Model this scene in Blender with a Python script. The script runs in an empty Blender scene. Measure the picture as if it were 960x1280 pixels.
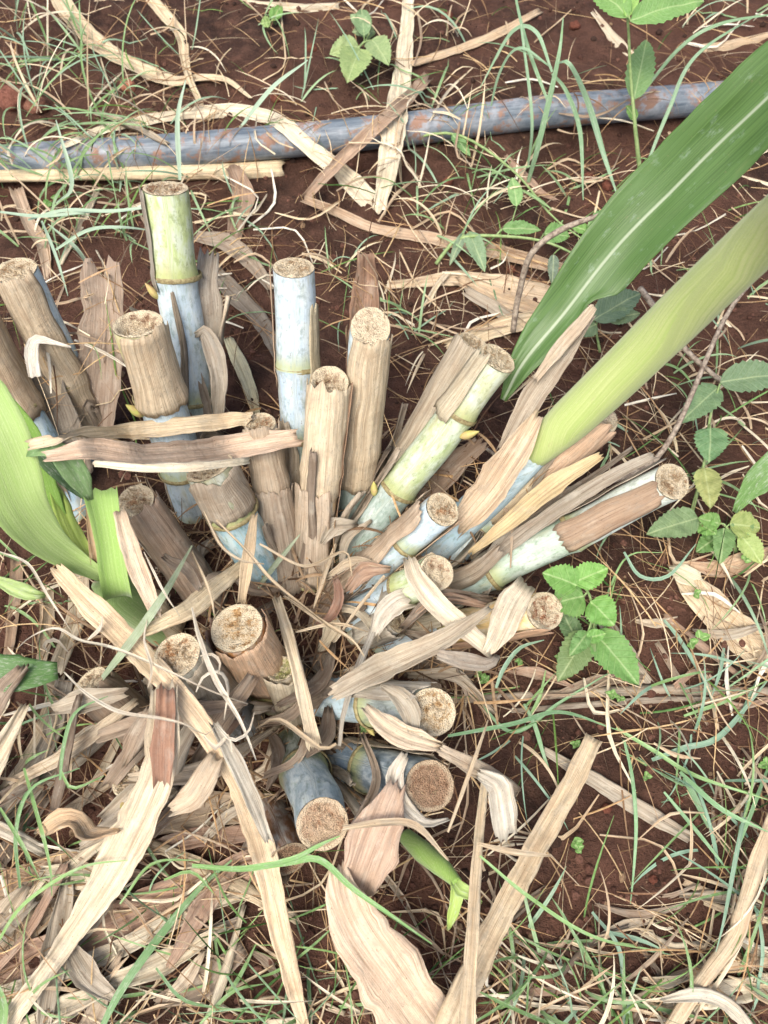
import bpy, math, random
import numpy as np
from mathutils import Vector, noise as mnoise

random.seed(7); np.random.seed(7)
sc = bpy.context.scene
COL = sc.collection
R = math.radians

# ------------------------------------------------------------------ camera
F, PITCH, CAM_H = 942.0, R(66), 0.60          # photo pixels, downward pitch, metres
cam_d = bpy.data.cameras.new('camera'); cam = bpy.data.objects.new('camera', cam_d); COL.objects.link(cam)
cam.location = (0, 0, CAM_H); cam.rotation_euler = (math.pi/2 - PITCH, 0, 0)
cam_d.sensor_fit = 'VERTICAL'; cam_d.sensor_height = 36.0; cam_d.lens = 36.0*F/1280
cam_d.clip_start = 0.01; cam_d.clip_end = 200
cam_d.dof.use_dof = True; cam_d.dof.focus_distance = 0.56; cam_d.dof.aperture_fstop = 11
sc.camera = cam

# ------------------------------------------------------------------ light
SUN_EL, SUN_AZ = R(64), R(-150)
world = bpy.data.worlds.new('World'); sc.world = world; world.use_nodes = True
wn = world.node_tree; bg = wn.nodes['Background']
sky = wn.nodes.new('ShaderNodeTexSky'); sky.sky_type = 'NISHITA'; sky.sun_disc = False
sky.sun_elevation = SUN_EL; sky.sun_rotation = SUN_AZ
sky.air_density = 0.8; sky.dust_density = 6.0; sky.ozone_density = 0.6
wn.links.new(sky.outputs['Color'], bg.inputs['Color']); bg.inputs['Strength'].default_value = 0.13
sun_d = bpy.data.lights.new('sun', 'SUN'); sun_d.energy = 1.5; sun_d.angle = R(30); sun_d.color = (1, .97, .92)
sun = bpy.data.objects.new('sun', sun_d); COL.objects.link(sun); sun.location = (0, 0, 3)
sdir = Vector((math.sin(SUN_AZ)*math.cos(SUN_EL), math.cos(SUN_AZ)*math.cos(SUN_EL), math.sin(SUN_EL)))
sun.rotation_euler = sdir.to_track_quat('Z', 'Y').to_euler()
sc.view_settings.view_transform = 'Standard'; sc.view_settings.look = 'None'
sc.view_settings.gamma = 1; sc.view_settings.exposure = 0.9
sc.cycles.use_denoising = True
sc.cycles.max_bounces = 6; sc.cycles.diffuse_bounces = 3; sc.cycles.transparent_max_bounces = 4

# ------------------------------------------------------------------ pixel <-> place
FW = np.array([0, math.cos(PITCH), -math.sin(PITCH)]); UP = np.array([0, math.sin(PITCH), math.cos(PITCH)]); RT = np.array([1., 0, 0])
CAM = np.array([0, 0, CAM_H])
def ray(u, v): return FW + RT*(u-480)/F - UP*(v-640)/F
def at(u, v, z):
    d = ray(u, v); return CAM + d*((z-CAM_H)/d[2])
def depth(p): return float(np.dot(np.asarray(p)-CAM, FW))
def px2m(px, p): return px*depth(p)/F
def unit(a):
    a = np.asarray(a, float); n = np.linalg.norm(a, axis=-1, keepdims=True); return a/np.maximum(n, 1e-9)
def nz(x, y=0., z=0.): return mnoise.noise((x, y, z))

# ------------------------------------------------------------------ materials
def new_mat(name):
    m = bpy.data.materials.new(name); m.use_nodes = True; nt = m.node_tree
    for n in list(nt.nodes): nt.nodes.remove(n)
    return m, nt
class NB:
    def __init__(s, name): s.m, s.nt = new_mat(name)
    def n(s, t, **kw):
        x = s.nt.nodes.new('ShaderNode'+t)
        for k, v in kw.items(): setattr(x, k, v)
        return x
    def l(s, a, b): s.nt.links.new(a, b)
    def put(s, sock, v):
        if hasattr(v, 'is_linked') or hasattr(v, 'links'): s.l(v, sock)
        else: sock.default_value = v
    def math(s, op, a, b=0.5, clamp=False):
        x = s.n('Math', operation=op, use_clamp=clamp); s.put(x.inputs[0], a); s.put(x.inputs[1], b); return x.outputs[0]
    def mix(s, f, a, b, blend='MIX'):
        x = s.n('Mix', data_type='RGBA', blend_type=blend); s.put(x.inputs[0], f); s.put(x.inputs[6], a); s.put(x.inputs[7], b); return x.outputs[2]
    def noise(s, vec, scale, detail=3, rough=.6):
        x = s.n('TexNoise'); s.l(vec, x.inputs['Vector']); x.inputs['Scale'].default_value = scale
        x.inputs['Detail'].default_value = detail; x.inputs['Roughness'].default_value = rough; return x.outputs['Fac']
    def ramp(s, f, lo, hi): 
        x = s.n('MapRange'); s.put(x.inputs['Value'], f); x.inputs['From Min'].default_value = lo; x.inputs['From Max'].default_value = hi; return x.outputs[0]
    def scaled(s, vec, sc_, off=None):
        x = s.n('Mapping'); s.l(vec, x.inputs['Vector']); x.inputs['Scale'].default_value = sc_
        if off is not None: s.l(off, x.inputs['Location'])
        return x.outputs[0]
    def finish(s, color, rough=.6, spec=.3, bump=None, bstr=.4, bdist=.001, transl=0., tcol=None, sheen=0.):
        p = s.n('BsdfPrincipled'); s.put(p.inputs['Base Color'], color); s.put(p.inputs['Roughness'], rough)
        p.inputs['Specular IOR Level'].default_value = spec
        if sheen: p.inputs['Sheen Weight'].default_value = sheen
        o = s.n('OutputMaterial')
        if bump is not None:
            b = s.n('Bump'); b.inputs['Strength'].default_value = bstr; b.inputs['Distance'].default_value = bdist
            s.l(bump, b.inputs['Height']); s.l(b.outputs[0], p.inputs['Normal'])
        if transl > 0:
            t = s.n('BsdfTranslucent'); s.put(t.inputs['Color'], tcol if tcol is not None else color)
            mx = s.n('MixShader'); mx.inputs[0].default_value = transl
            s.l(p.outputs[0], mx.inputs[1]); s.l(t.outputs[0], mx.inputs[2]); s.l(mx.outputs[0], o.inputs[0])
        else: s.l(p.outputs[0], o.inputs[0])
        return s.m
def rgb(r, g, b): return (r, g, b, 1)
def S(r, g, b, k=1.0):        # sRGB 0-255 -> linear albedo
    f = lambda c: (c/12.92 if c <= .04045 else ((c+.055)/1.055)**2.4)
    return tuple(k*f(c/255) for c in (r, g, b))+(1,)

def mat_dry():
    b = NB('dry_leaf'); uv = b.n('TexCoord').outputs['UV']; oi = b.n('ObjectInfo')
    cmb = b.n('CombineXYZ'); b.l(b.math('MULTIPLY', oi.outputs['Random'], 37.), cmb.inputs[0]); b.l(b.math('MULTIPLY', oi.outputs['Random'], 91.), cmb.inputs[1])
    off = cmb.outputs[0]
    fine = b.noise(b.scaled(uv, (2200, 26, 1), off), 1, 2, .5)
    mid = b.noise(b.scaled(uv, (420, 9, 1), off), 1, 3, .6)
    blot = b.noise(b.scaled(uv, (120, 48, 1), off), 1, 4, .65)
    spk = b.noise(b.scaled(uv, (900, 420, 1), off), 1, 2, .5)
    st = b.math('ADD', b.math('MULTIPLY', fine, .45), b.math('MULTIPLY', mid, .55))
    base = oi.outputs['Color']
    dark = b.mix(1., base, rgb(.50, .42, .34), 'MULTIPLY')
    c = b.mix(b.ramp(st, .36, .57), dark, base)
    c = b.mix(b.math('MULTIPLY', b.ramp(blot, .5, .72), .75), c, b.mix(1., base, rgb(.70, .58, .47), 'MULTIPLY'))
    c = b.mix(b.math('MULTIPLY', b.ramp(blot, .44, .3), .55), c, b.mix(.45, base, rgb(.55, .5, .41)))
    c = b.mix(b.math('MULTIPLY', b.ramp(spk, .66, .74), .6), c, rgb(.07, .045, .03))
    wth = b.noise(b.scaled(uv, (280, 75, 1), off), 1, 5, .7)
    c = b.mix(b.math('MULTIPLY', b.ramp(wth, .50, .66), .6), c, b.mix(1., b.mix(.55, base, rgb(.36, .33, .28)), rgb(.72, .70, .68), 'MULTIPLY'))
    mil = b.noise(b.scaled(uv, (500, 130, 1), off), 1, 4, .75)
    c = b.mix(b.math('MULTIPLY', b.ramp(mil, .60, .70), .5), c, b.mix(1., base, rgb(.38, .30, .24), 'MULTIPLY'))
    hs = b.n('HueSaturation'); hs.inputs['Saturation'].default_value = .74; hs.inputs['Value'].default_value = 1.2; b.l(c, hs.inputs['Color'])
    tint = b.mix(1., hs.outputs[0], rgb(.97, 1.0, .96), 'MULTIPLY')
    crk = b.noise(b.scaled(uv, (90, 110, 1), off), 1, 3, .6)
    return b.finish(tint, .66, .25, b.math('ADD', st, b.math('MULTIPLY', crk, 1.2)), .9, .0014, .16)
def mat_cane():
    b = NB('cane_skin'); tc = b.n('TexCoord'); uv = tc.outputs['UV']; oi = b.n('ObjectInfo'); base = oi.outputs['Color']
    cmb = b.n('CombineXYZ'); b.l(b.math('MULTIPLY', oi.outputs['Random'], 53.), cmb.inputs[0]); b.l(b.math('MULTIPLY', oi.outputs['Random'], 17.), cmb.inputs[1]); off = cmb.outputs[0]
    streak = b.noise(b.scaled(uv, (900, 30, 1), off), 1, 3, .6)
    patch = b.noise(b.scaled(uv, (110, 45, 1), off), 1, 4, .6)
    rub = b.noise(b.scaled(uv, (220, 60, 1), off), 1, 3, .7)
    sep = b.n('SeparateXYZ'); b.l(uv, sep.inputs[0]); v = sep.outputs[1]
    bloom = b.mix(.5, base, rgb(.70, .76, .77))
    c = b.mix(b.ramp(patch, .42, .6), base, bloom)
    c = b.mix(b.math('MULTIPLY', b.ramp(rub, .56, .7), .7), c, b.mix(1., base, rgb(.66, .72, .52), 'MULTIPLY'))
    near = b.math('ADD', b.ramp(v, .016, .004), b.math('MULTIPLY', b.math('SUBTRACT', patch, .5), 1.6), True)
    c = b.mix(b.math('MULTIPLY', near, .75), c, rgb(.33, .36, .12))
    c = b.mix(b.math('MULTIPLY', b.ramp(streak, .55, .75), .35), c, b.mix(1., base, rgb(.45, .47, .36), 'MULTIPLY'))
    dirt = b.noise(b.scaled(uv, (400, 160, 1), off), 1, 4, .7)
    c = b.mix(b.math('MULTIPLY', b.ramp(dirt, .62, .72), .7), c, rgb(.11, .075, .05))
    soot = b.noise(b.scaled(uv, (150, 90, 1), off), 1, 5, .75)
    c = b.mix(b.math('MULTIPLY', b.ramp(soot, .50, .64), .7), c, b.mix(1., base, rgb(.50, .52, .46), 'MULTIPLY'))
    tanp = b.noise(b.scaled(uv, (60, 18, 1), off), 1, 4, .6)
    c = b.mix(b.math('MULTIPLY', b.ramp(tanp, .56, .70), .6), c, rgb(.38, .33, .18))
    return b.finish(c, .55, .3, b.math('ADD', streak, soot), .35, .0007)
def mat_pith():
    b = NB('cut_pith'); tc = b.n('TexCoord'); uv = tc.outputs['UV']; ob = tc.outputs['Object']; oi = b.n('ObjectInfo'); base = oi.outputs['Color']; amt = oi.outputs['Alpha']
    sep = b.n('SeparateXYZ'); b.l(uv, sep.inputs[0]); r = sep.outputs[0]
    vor = b.n('TexVoronoi'); b.l(ob, vor.inputs['Vector']); vor.inputs['Scale'].default_value = 950
    fib = b.noise(ob, 1300, 3, .7); blot = b.noise(ob, 190, 4, .7); big = b.noise(ob, 75, 2, .5)
    c = b.mix(b.ramp(fib, .36, .60), b.mix(1., base, rgb(.46, .38, .33), 'MULTIPLY'), base)
    pale = b.math('MULTIPLY', b.ramp(b.math('ADD', blot, b.math('MULTIPLY', big, .6)), .66, .86), amt)
    c = b.mix(pale, c, rgb(.74, .63, .44))
    c = b.mix(b.math('MULTIPLY', b.ramp(b.math('ADD', blot, b.math('MULTIPLY', big, .4)), .62, .50), .6), c, b.mix(1., base, rgb(.45, .33, .27), 'MULTIPLY'))
    c = b.mix(b.math('MULTIPLY', b.ramp(vor.outputs['Distance'], .26, .1), .5), c, rgb(.13, .075, .04))
    rim = b.ramp(b.math('ADD', r, b.math('MULTIPLY', b.math('SUBTRACT', blot, .5), .30)), .76, .86)
    c = b.mix(b.math('MULTIPLY', rim, b.math('ADD', .35, b.math('MULTIPLY', amt, .6))), c, rgb(.76, .65, .45))
    c = b.mix(b.math('MULTIPLY', b.ramp(b.math('ADD', r, b.math('MULTIPLY', b.math('SUBTRACT', fib, .5), .05)), .975, .995), .55), c, rgb(.22, .15, .08))
    return b.finish(c, .9, .12, b.math('ADD', fib, vor.outputs['Distance']), .9, .0016)
def mat_green():
    b = NB('green_blade'); uv = b.n('TexCoord').outputs['UV']; oi = b.n('ObjectInfo'); base = oi.outputs['Color']
    sep = b.n('SeparateXYZ'); b.l(uv, sep.inputs[0])
    cmb = b.n('CombineXYZ'); b.l(b.math('MULTIPLY', oi.outputs['Random'], 37.), cmb.inputs[0]); off = cmb.outputs[0]
    st = b.noise(b.scaled(uv, (1400, 14, 1), off), 1, 2, .5); pt = b.noise(b.scaled(uv, (90, 40, 1), off), 1, 4, .65)
    c = b.mix(b.ramp(st, .35, .65), b.mix(1., base, rgb(.72, .78, .7), 'MULTIPLY'), base)
    c = b.mix(b.math('MULTIPLY', b.ramp(pt, .56, .74), .35), c, rgb(.36, .47, .34))
    c = b.mix(b.math('MULTIPLY', b.ramp(pt, .36, .24), .5), c, b.mix(1., base, rgb(1.5, 1.2, .6), 'MULTIPLY'))
    mo = b.noise(b.scaled(uv, (700, 160, 1), off), 1, 4, .75)
    c = b.mix(b.math('MULTIPLY', b.ramp(mo, .52, .66), .5), c, rgb(.50, .54, .42))
    c = b.mix(b.math('MULTIPLY', b.ramp(mo, .36, .27), .5), c, rgb(.42, .38, .16))
    hs = b.n('HueSaturation'); hs.inputs['Saturation'].default_value = .84; b.l(c, hs.inputs['Color'])
    return b.finish(hs.outputs[0], .5, .35, st, .35, .0006, .22)
def mat_bigleaf():            # broad blade with a pale midrib; uv.x = metres from the midrib
    b = NB('green_blade_with_midrib'); uv = b.n('TexCoord').outputs['UV']
    sep = b.n('SeparateXYZ'); b.l(uv, sep.inputs[0]); ax = b.math('ABSOLUTE', sep.outputs[0])
    st = b.noise(b.scaled(uv, (1300, 6, 1)), 1, 2, .5); pt = b.noise(b.scaled(uv, (120, 60, 1)), 1, 5, .7); bl = b.noise(b.scaled(uv, (60, 14, 1)), 1, 3, .6)
    c = b.mix(b.ramp(st, .35, .65), rgb(.062, .132, .032), rgb(.108, .205, .052))
    c = b.mix(b.math('MULTIPLY', b.ramp(bl, .4, .7), .5), c, rgb(.12, .24, .07))
    c = b.mix(b.math('MULTIPLY', b.ramp(pt, .58, .72), .45), c, rgb(.34, .45, .36))
    spt = b.noise(b.scaled(uv, (260, 200, 1)), 1, 4, .8)
    c = b.mix(b.math('MULTIPLY', b.ramp(spt, .62, .70), .55), c, rgb(.20, .20, .09))
    c = b.mix(b.math('MULTIPLY', b.ramp(bl, .62, .76), .35), c, rgb(.26, .30, .12))
    c = b.mix(b.math('MULTIPLY', b.ramp(ax, .0014, .0005), .7), c, rgb(.48, .56, .40))
    c = b.mix(b.math('MULTIPLY', b.ramp(ax, .0268, .0285), .6), c, rgb(.40, .34, .2))
    return b.finish(c, .42, .45, b.math('ADD', st, b.math('MULTIPLY', b.ramp(ax, .004, .0), 1.5)), .35, .0007, .22)
def mat_palestalk():
    b = NB('pale_green_stalk'); uv = b.n('TexCoord').outputs['UV']; oi = b.n('ObjectInfo')
    st = b.noise(b.scaled(uv, (1100, 7, 1)), 1, 3, .5); bl = b.noise(b.scaled(uv, (60, 14, 1)), 1, 3, .6); hair = b.noise(b.scaled(uv, (2600, 420, 1)), 1, 2, .6)
    base = oi.outputs['Color']
    c = b.mix(b.ramp(st, .3, .7), b.mix(1., base, rgb(.74, .82, .62), 'MULTIPLY'), base)
    c = b.mix(b.math('MULTIPLY', b.ramp(bl, .45, .7), .5), c, b.mix(1., base, rgb(.72, .86, .55), 'MULTIPLY'))
    c = b.mix(b.math('MULTIPLY', b.ramp(hair, .6, .72), .4), c, rgb(.72, .74, .52))
    vn = b.noise(b.scaled(uv, (520, 2.5, 1)), 1, 2, .5); drt = b.noise(b.scaled(uv, (170, 60, 1)), 1, 5, .75)
    c = b.mix(b.math('MULTIPLY', b.ramp(vn, .54, .62), .4), c, b.mix(1., base, rgb(.70, .86, .50), 'MULTIPLY'))
    c = b.mix(b.math('MULTIPLY', b.ramp(drt, .62, .72), .4), c, rgb(.40, .33, .18))
    return b.finish(c, .6, .25, b.math('ADD', b.math('ADD', st, hair), vn), .5, .0008, .18, sheen=.3)
def mat_weed():
    b = NB('weed_leaf'); uv = b.n('TexCoord').outputs['UV']; oi = b.n('ObjectInfo'); base = oi.outputs['Color']
    sep = b.n('SeparateXYZ'); b.l(uv, sep.inputs[0]); ax = b.math('ABSOLUTE', sep.outputs[0])
    # side veins: stripes of (v - k|u|)
    vv = b.math('SUBTRACT', sep.outputs[1], b.math('MULTIPLY', ax, .8))
    vein = b.math('ABSOLUTE', b.math('SINE', b.math('MULTIPLY', vv, 520.)))
    tx = b.noise(b.scaled(uv, (420, 420, 1)), 1, 3, .6); big = b.noise(b.scaled(uv, (60, 60, 1)), 1, 3, .6)
    hsv = b.n('HueSaturation'); hsv.inputs['Saturation'].default_value = .85; b.l(oi.outputs['Color'], hsv.inputs['Color']); base = hsv.outputs[0]
    c = b.mix(b.ramp(tx, .3, .7), b.mix(1., base, rgb(.68, .76, .62), 'MULTIPLY'), base)
    c = b.mix(b.math('MULTIPLY', b.ramp(big, .5, .75), .5), c, b.mix(1., base, rgb(1.35, 1.2, 1.0), 'MULTIPLY'))
    c = b.mix(b.math('MULTIPLY', b.ramp(vein, .22, .02), .45), c, b.mix(.4, base, rgb(.5, .6, .3)))
    sp_ = b.noise(b.scaled(uv, (330, 330, 1)), 1, 4, .8)
    c = b.mix(b.math('MULTIPLY', b.ramp(sp_, .63, .70), .6), c, rgb(.30, .27, .12))
    c = b.mix(b.math('MULTIPLY', b.ramp(ax, .0009, .0003), .7), c, b.mix(.5, base, rgb(.55, .65, .35)))
    return b.finish(c, .55, .3, b.math('ADD', b.ramp(vein, .0, .4), tx), .45, .0008, .3)
def mat_soil():
    b = NB('red_soil'); p = b.n('NewGeometry').outputs['Position']
    big = b.noise(p, 5, 4, .6); mid = b.noise(p, 45, 5, .7); fine = b.noise(p, 420, 4, .7); grit = b.noise(p, 1500, 2, .6)
    c = b.mix(b.ramp(big, .38, .62), rgb(.050, .025, .016), rgb(.150, .069, .044))
    c = b.mix(b.math('MULTIPLY', b.ramp(mid, .45, .7), .7), c, rgb(.205, .104, .068))
    c = b.mix(b.math('MULTIPLY', b.ramp(fine, .58, .75), .6), c, rgb(.24, .135, .10))
    c = b.mix(b.math('MULTIPLY', b.ramp(fine, .42, .28), .7), c, rgb(.018, .010, .008))
    c = b.mix(b.math('MULTIPLY', b.ramp(grit, .7, .78), .6), c, rgb(.26, .16, .1))
    h = b.math('ADD', b.math('MULTIPLY', mid, 2.2), b.math('ADD', fine, b.math('MULTIPLY', grit, .4)))
    return b.finish(c, .8, .25, h, 1., .006)
def mat_clod():
    b = NB('soil_clod'); p = b.n('NewGeometry').outputs['Position']; at_ = b.n('Attribute'); at_.attribute_name = 'tint'
    f = b.noise(p, 500, 4, .7)
    c = b.mix(b.ramp(f, .35, .65), b.mix(1., at_.outputs['Color'], rgb(.5, .48, .45), 'MULTIPLY'), at_.outputs['Color'])
    return b.finish(c, .85, .2, f, .9, .002)
def mat_clod_obj():
    b = NB('loose_clod'); p = b.n('NewGeometry').outputs['Position']; oi = b.n('ObjectInfo')
    f = b.noise(p, 350, 5, .7)
    c = b.mix(b.ramp(f, .35, .65), b.mix(1., oi.outputs['Color'], rgb(.5, .45, .42), 'MULTIPLY'), oi.outputs['Color'])
    return b.finish(c, .85, .2, f, .9, .003)
def mat_strand():
    b = NB('grass_strand'); at_ = b.n('Attribute'); at_.attribute_name = 'tint'; p = b.n('NewGeometry').outputs['Position']
    f = b.noise(p, 300, 3, .6)
    c = b.mix(b.ramp(f, .35, .65), b.mix(1., at_.outputs['Color'], rgb(.68, .6, .5), 'MULTIPLY'), at_.outputs['Color'])
    return b.finish(c, .6, .3, None, transl=.15)
def mat_pipe():
    b = NB('pipe_plastic'); uv = b.n('TexCoord').outputs['UV']; p = b.n('NewGeometry').outputs['Position']
    sep = b.n('SeparateXYZ'); b.l(b.n('NewGeometry').outputs['Normal'], sep.inputs[0])
    scr = b.noise(b.scaled(uv, (260, 22, 1)), 1, 4, .65); bl = b.noise(p, 26, 5, .65); dust = b.noise(p, 60, 5, .7); fine = b.noise(p, 500, 3, .6)
    c = b.mix(b.ramp(scr, .35, .65), rgb(.075, .10, .128), rgb(.20, .24, .27))
    c = b.mix(b.math('MULTIPLY', b.ramp(bl, .45, .62), .7), c, rgb(.36, .38, .40))
    c = b.mix(b.math('MULTIPLY', b.ramp(scr, .66, .74), .6), c, rgb(.012, .02, .06))
    mud = b.ramp(b.math('ADD', dust, b.math('MULTIPLY', bl, .5)), .77, .87)
    c = b.mix(b.math('MULTIPLY', mud, .9), c, rgb(.27, .15, .095))
    return b.finish(c, b.math('ADD', .42, b.math('MULTIPLY', mud, .4)), .45, b.math('ADD', fine, dust), .3, .001)
def mat_plain(name, c1, c2, scale, rough=.6, transl=0.):
    b = NB(name); ob = b.n('TexCoord').outputs['Object']; f = b.noise(ob, scale, 4, .6)
    return b.finish(b.mix(b.ramp(f, .35, .65), c1, c2), rough, .3, f, .5, .001, transl)

M = dict(dry=mat_dry(), cane=mat_cane(), pith=mat_pith(), green=mat_green(), bigleaf=mat_bigleaf(), pale=mat_palestalk(), weed=mat_weed(),
         soil=mat_soil(), clod=mat_clod(), clodo=mat_clod_obj(), strand=mat_strand(), pipe=mat_pipe(),
         node=mat_plain('cane_node', rgb(.17, .13, .06), rgb(.34, .30, .15), 400),
         bud=mat_plain('bud_scale', rgb(.48, .5, .13), rgb(.5, .36, .17), 150, transl=.1),
         stem=mat_plain('weed_stem', rgb(.18, .27, .10), rgb(.30, .40, .17), 200),
         twig=mat_plain('dry_twig', rgb(.16, .12, .09), rgb(.42, .36, .28), 260))

# ------------------------------------------------------------------ mesh helpers
def mesh_obj(name, verts, faces, mat, parent=None, uvs=None, color=None, smooth=True, tint=None):
    me = bpy.data.meshes.new(name)
    verts = np.asarray(verts, np.float32)
    org = np.zeros(3)
    if parent is None:
        org = np.array([verts[:, 0].mean(), verts[:, 1].mean(), verts[:, 2].min()]); verts = verts-org
    me.from_pydata(verts.tolist(), [], [list(map(int, f)) for f in faces])
    if uvs is not None:
        uvl = me.uv_layers.new(name='UVMap'); li = np.empty(len(me.loops), np.int32); me.loops.foreach_get('vertex_index', li)
        uvl.data.foreach_set('uv', np.asarray(uvs, np.float32)[li].ravel())
    if tint is not None:
        ca = me.color_attributes.new('tint', 'FLOAT_COLOR', 'POINT'); ca.data.foreach_set('color', np.asarray(tint, np.float32).ravel())
    if smooth: me.polygons.foreach_set('use_smooth', np.ones(len(me.polygons), bool))
    me.materials.append(mat); me.update()
    o = bpy.data.objects.new(name, me); COL.objects.link(o); o.location = tuple(float(c) for c in org)
    if parent is not None: o.parent = parent; o.matrix_parent_inverse = parent.matrix_basis.inverted()
    if color is not None: o.color = color
    return o
def tag(o, label=None, cat=None, group=None, kind=None):
    if label: o['label'] = label
    if cat: o['category'] = cat
    if group: o['group'] = group
    if kind: o['kind'] = kind
    return o
def empty(name, loc):
    o = bpy.data.objects.new(name, None); o.location = tuple(loc); o.empty_display_size = .02; COL.objects.link(o)
    return o
def grid_faces(nr, nc, wrap=False, off=0):
    f = []
    for i in range(nr-1):
        for j in range(nc if wrap else nc-1):
            a = i*nc+j; b_ = i*nc+(j+1) % nc
            f.append((off+a, off+b_, off+b_+nc, off+a+nc))
    return f
def catmull(pts, n):
    P = np.asarray(pts, float)
    if len(P) == 2: return P[0]+(P[1]-P[0])*np.linspace(0, 1, n)[:, None]
    E = np.vstack([2*P[0]-P[1], P, 2*P[-1]-P[-2]])
    seg = np.linalg.norm(np.diff(P[:, :2], axis=0), axis=1)+1e-6
    cum = np.concatenate([[0], np.cumsum(seg)]); out = []
    for s in np.linspace(0, cum[-1], n):
        k = min(int(np.searchsorted(cum, s, side='right')-1), len(P)-2); t = (s-cum[k])/seg[k]
        p0, p1, p2, p3 = E[k], E[k+1], E[k+2], E[k+3]
        out.append(.5*((2*p1)+(-p0+p2)*t+(2*p0-5*p1+4*p2-p3)*t*t+(-p0+3*p1-3*p2+p3)*t**3))
    return np.array(out)

# ------------------------------------------------------------------ height field of what has been laid so far (metres)
X0, X1, Y0, Y1, HR = -.9, .9, -.35, 1.3, .003
NX, NY = int((X1-X0)/HR)+1, int((Y1-Y0)/HR)+1
def ground_h(x, y):
    h = .010*nz(x*3, y*3, 1.)+.006*nz(x*11, y*11, 2.)+.0035*nz(x*33, y*33, 3.)+.002*nz(x*85, y*85, 4.)
    h += .0012*abs(nz(x*170, y*170, 5.))
    h += .012*math.exp(-((x+.06)**2+(y-.19)**2)/.02)
    return h
gx = np.linspace(X0, X1, NX); gy = np.linspace(Y0, Y1, NY)
HF = np.zeros((NX, NY))
cs = 4
for i in range(0, NX, cs):
    for j in range(0, NY, cs):
        HF[i:i+cs, j:j+cs] = ground_h(gx[i], gy[j])
def hf_at(x, y):
    i = np.clip(((np.asarray(x)-X0)/HR).round().astype(int), 0, NX-1); j = np.clip(((np.asarray(y)-Y0)/HR).round().astype(int), 0, NY-1)
    return HF[i, j]
def low_at(x, y):
    i = np.clip(((np.asarray(x)-X0)/HR).round().astype(int), 0, NX-1); j = np.clip(((np.asarray(y)-Y0)/HR).round().astype(int), 0, NY-1)
    return HLOW[i, j]
def hf_add(V, faces):
    V = np.asarray(V)
    Q = np.array([f if len(f) == 4 else (f[0], f[1], f[2], f[2]) for f in faces]); A, B, C_, D = (V[Q[:, k]] for k in range(4))
    for a in np.linspace(0, 1, 6):
        for b_ in np.linspace(0, 1, 6):
            p = (1-a)*((1-b_)*A+b_*B)+a*((1-b_)*D+b_*C_)
            i = ((p[:, 0]-X0)/HR).round().astype(int); j = ((p[:, 1]-Y0)/HR).round().astype(int)
            ok = (i >= 0) & (i < NX) & (j >= 0) & (j < NY)
            np.maximum.at(HF, (i[ok], j[ok]), p[ok, 2])
ZS = np.linspace(.32, -.03, 240)
LOW = [None]
def hit_z(u, v):
    d = ray(u, v); t = (ZS-CAM_H)/d[2]; x = d[0]*t; y = d[1]*t
    below = (hf_at(x, y) if LOW[0] is None else low_at(x, y)) >= ZS
    return float(ZS[np.argmax(below)]) if below.any() else 0.

def lay_path(pts, n, lift=.002, bend=9.):
    """px polyline -> 3-D path lying on what is already there (or at the given height, third value)"""
    P = [(p[0], p[1], (p[2] if len(p) > 2 else -1.)) for p in pts]
    uv = catmull([p[:2] for p in P], n)
    fixed = all(p[2] >= 0 for p in P)
    if fixed: z = catmull([(p[0], p[1], p[2]) for p in P], n)[:, 2]
    else:
        z = np.array([hit_z(u, v) for u, v in uv])+lift
        s = np.concatenate([[0], np.cumsum(np.linalg.norm(np.diff(np.array([at(u, v, zz) for (u, v), zz in zip(uv, z)])[:, :2], axis=0), axis=1))])
        z = np.max(z[None, :]-bend*(s[:, None]-s[None, :])**2, axis=1)
        for _ in range(3): z[1:-1] = np.maximum(z[1:-1], .25*z[:-2]+.5*z[1:-1]+.25*z[2:])
        for i, p in enumerate(P):         # pull to given heights where some points have one
            if p[2] >= 0:
                c = np.argmin(np.linalg.norm(uv-np.array(p[:2]), axis=1)); w = np.exp(-((s-s[c])/.05)**2); z = np.maximum(z, z+(p[2]-z[c])*w)
    return np.array([at(u, v, zz) for (u, v), zz in zip(uv, z)])

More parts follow.
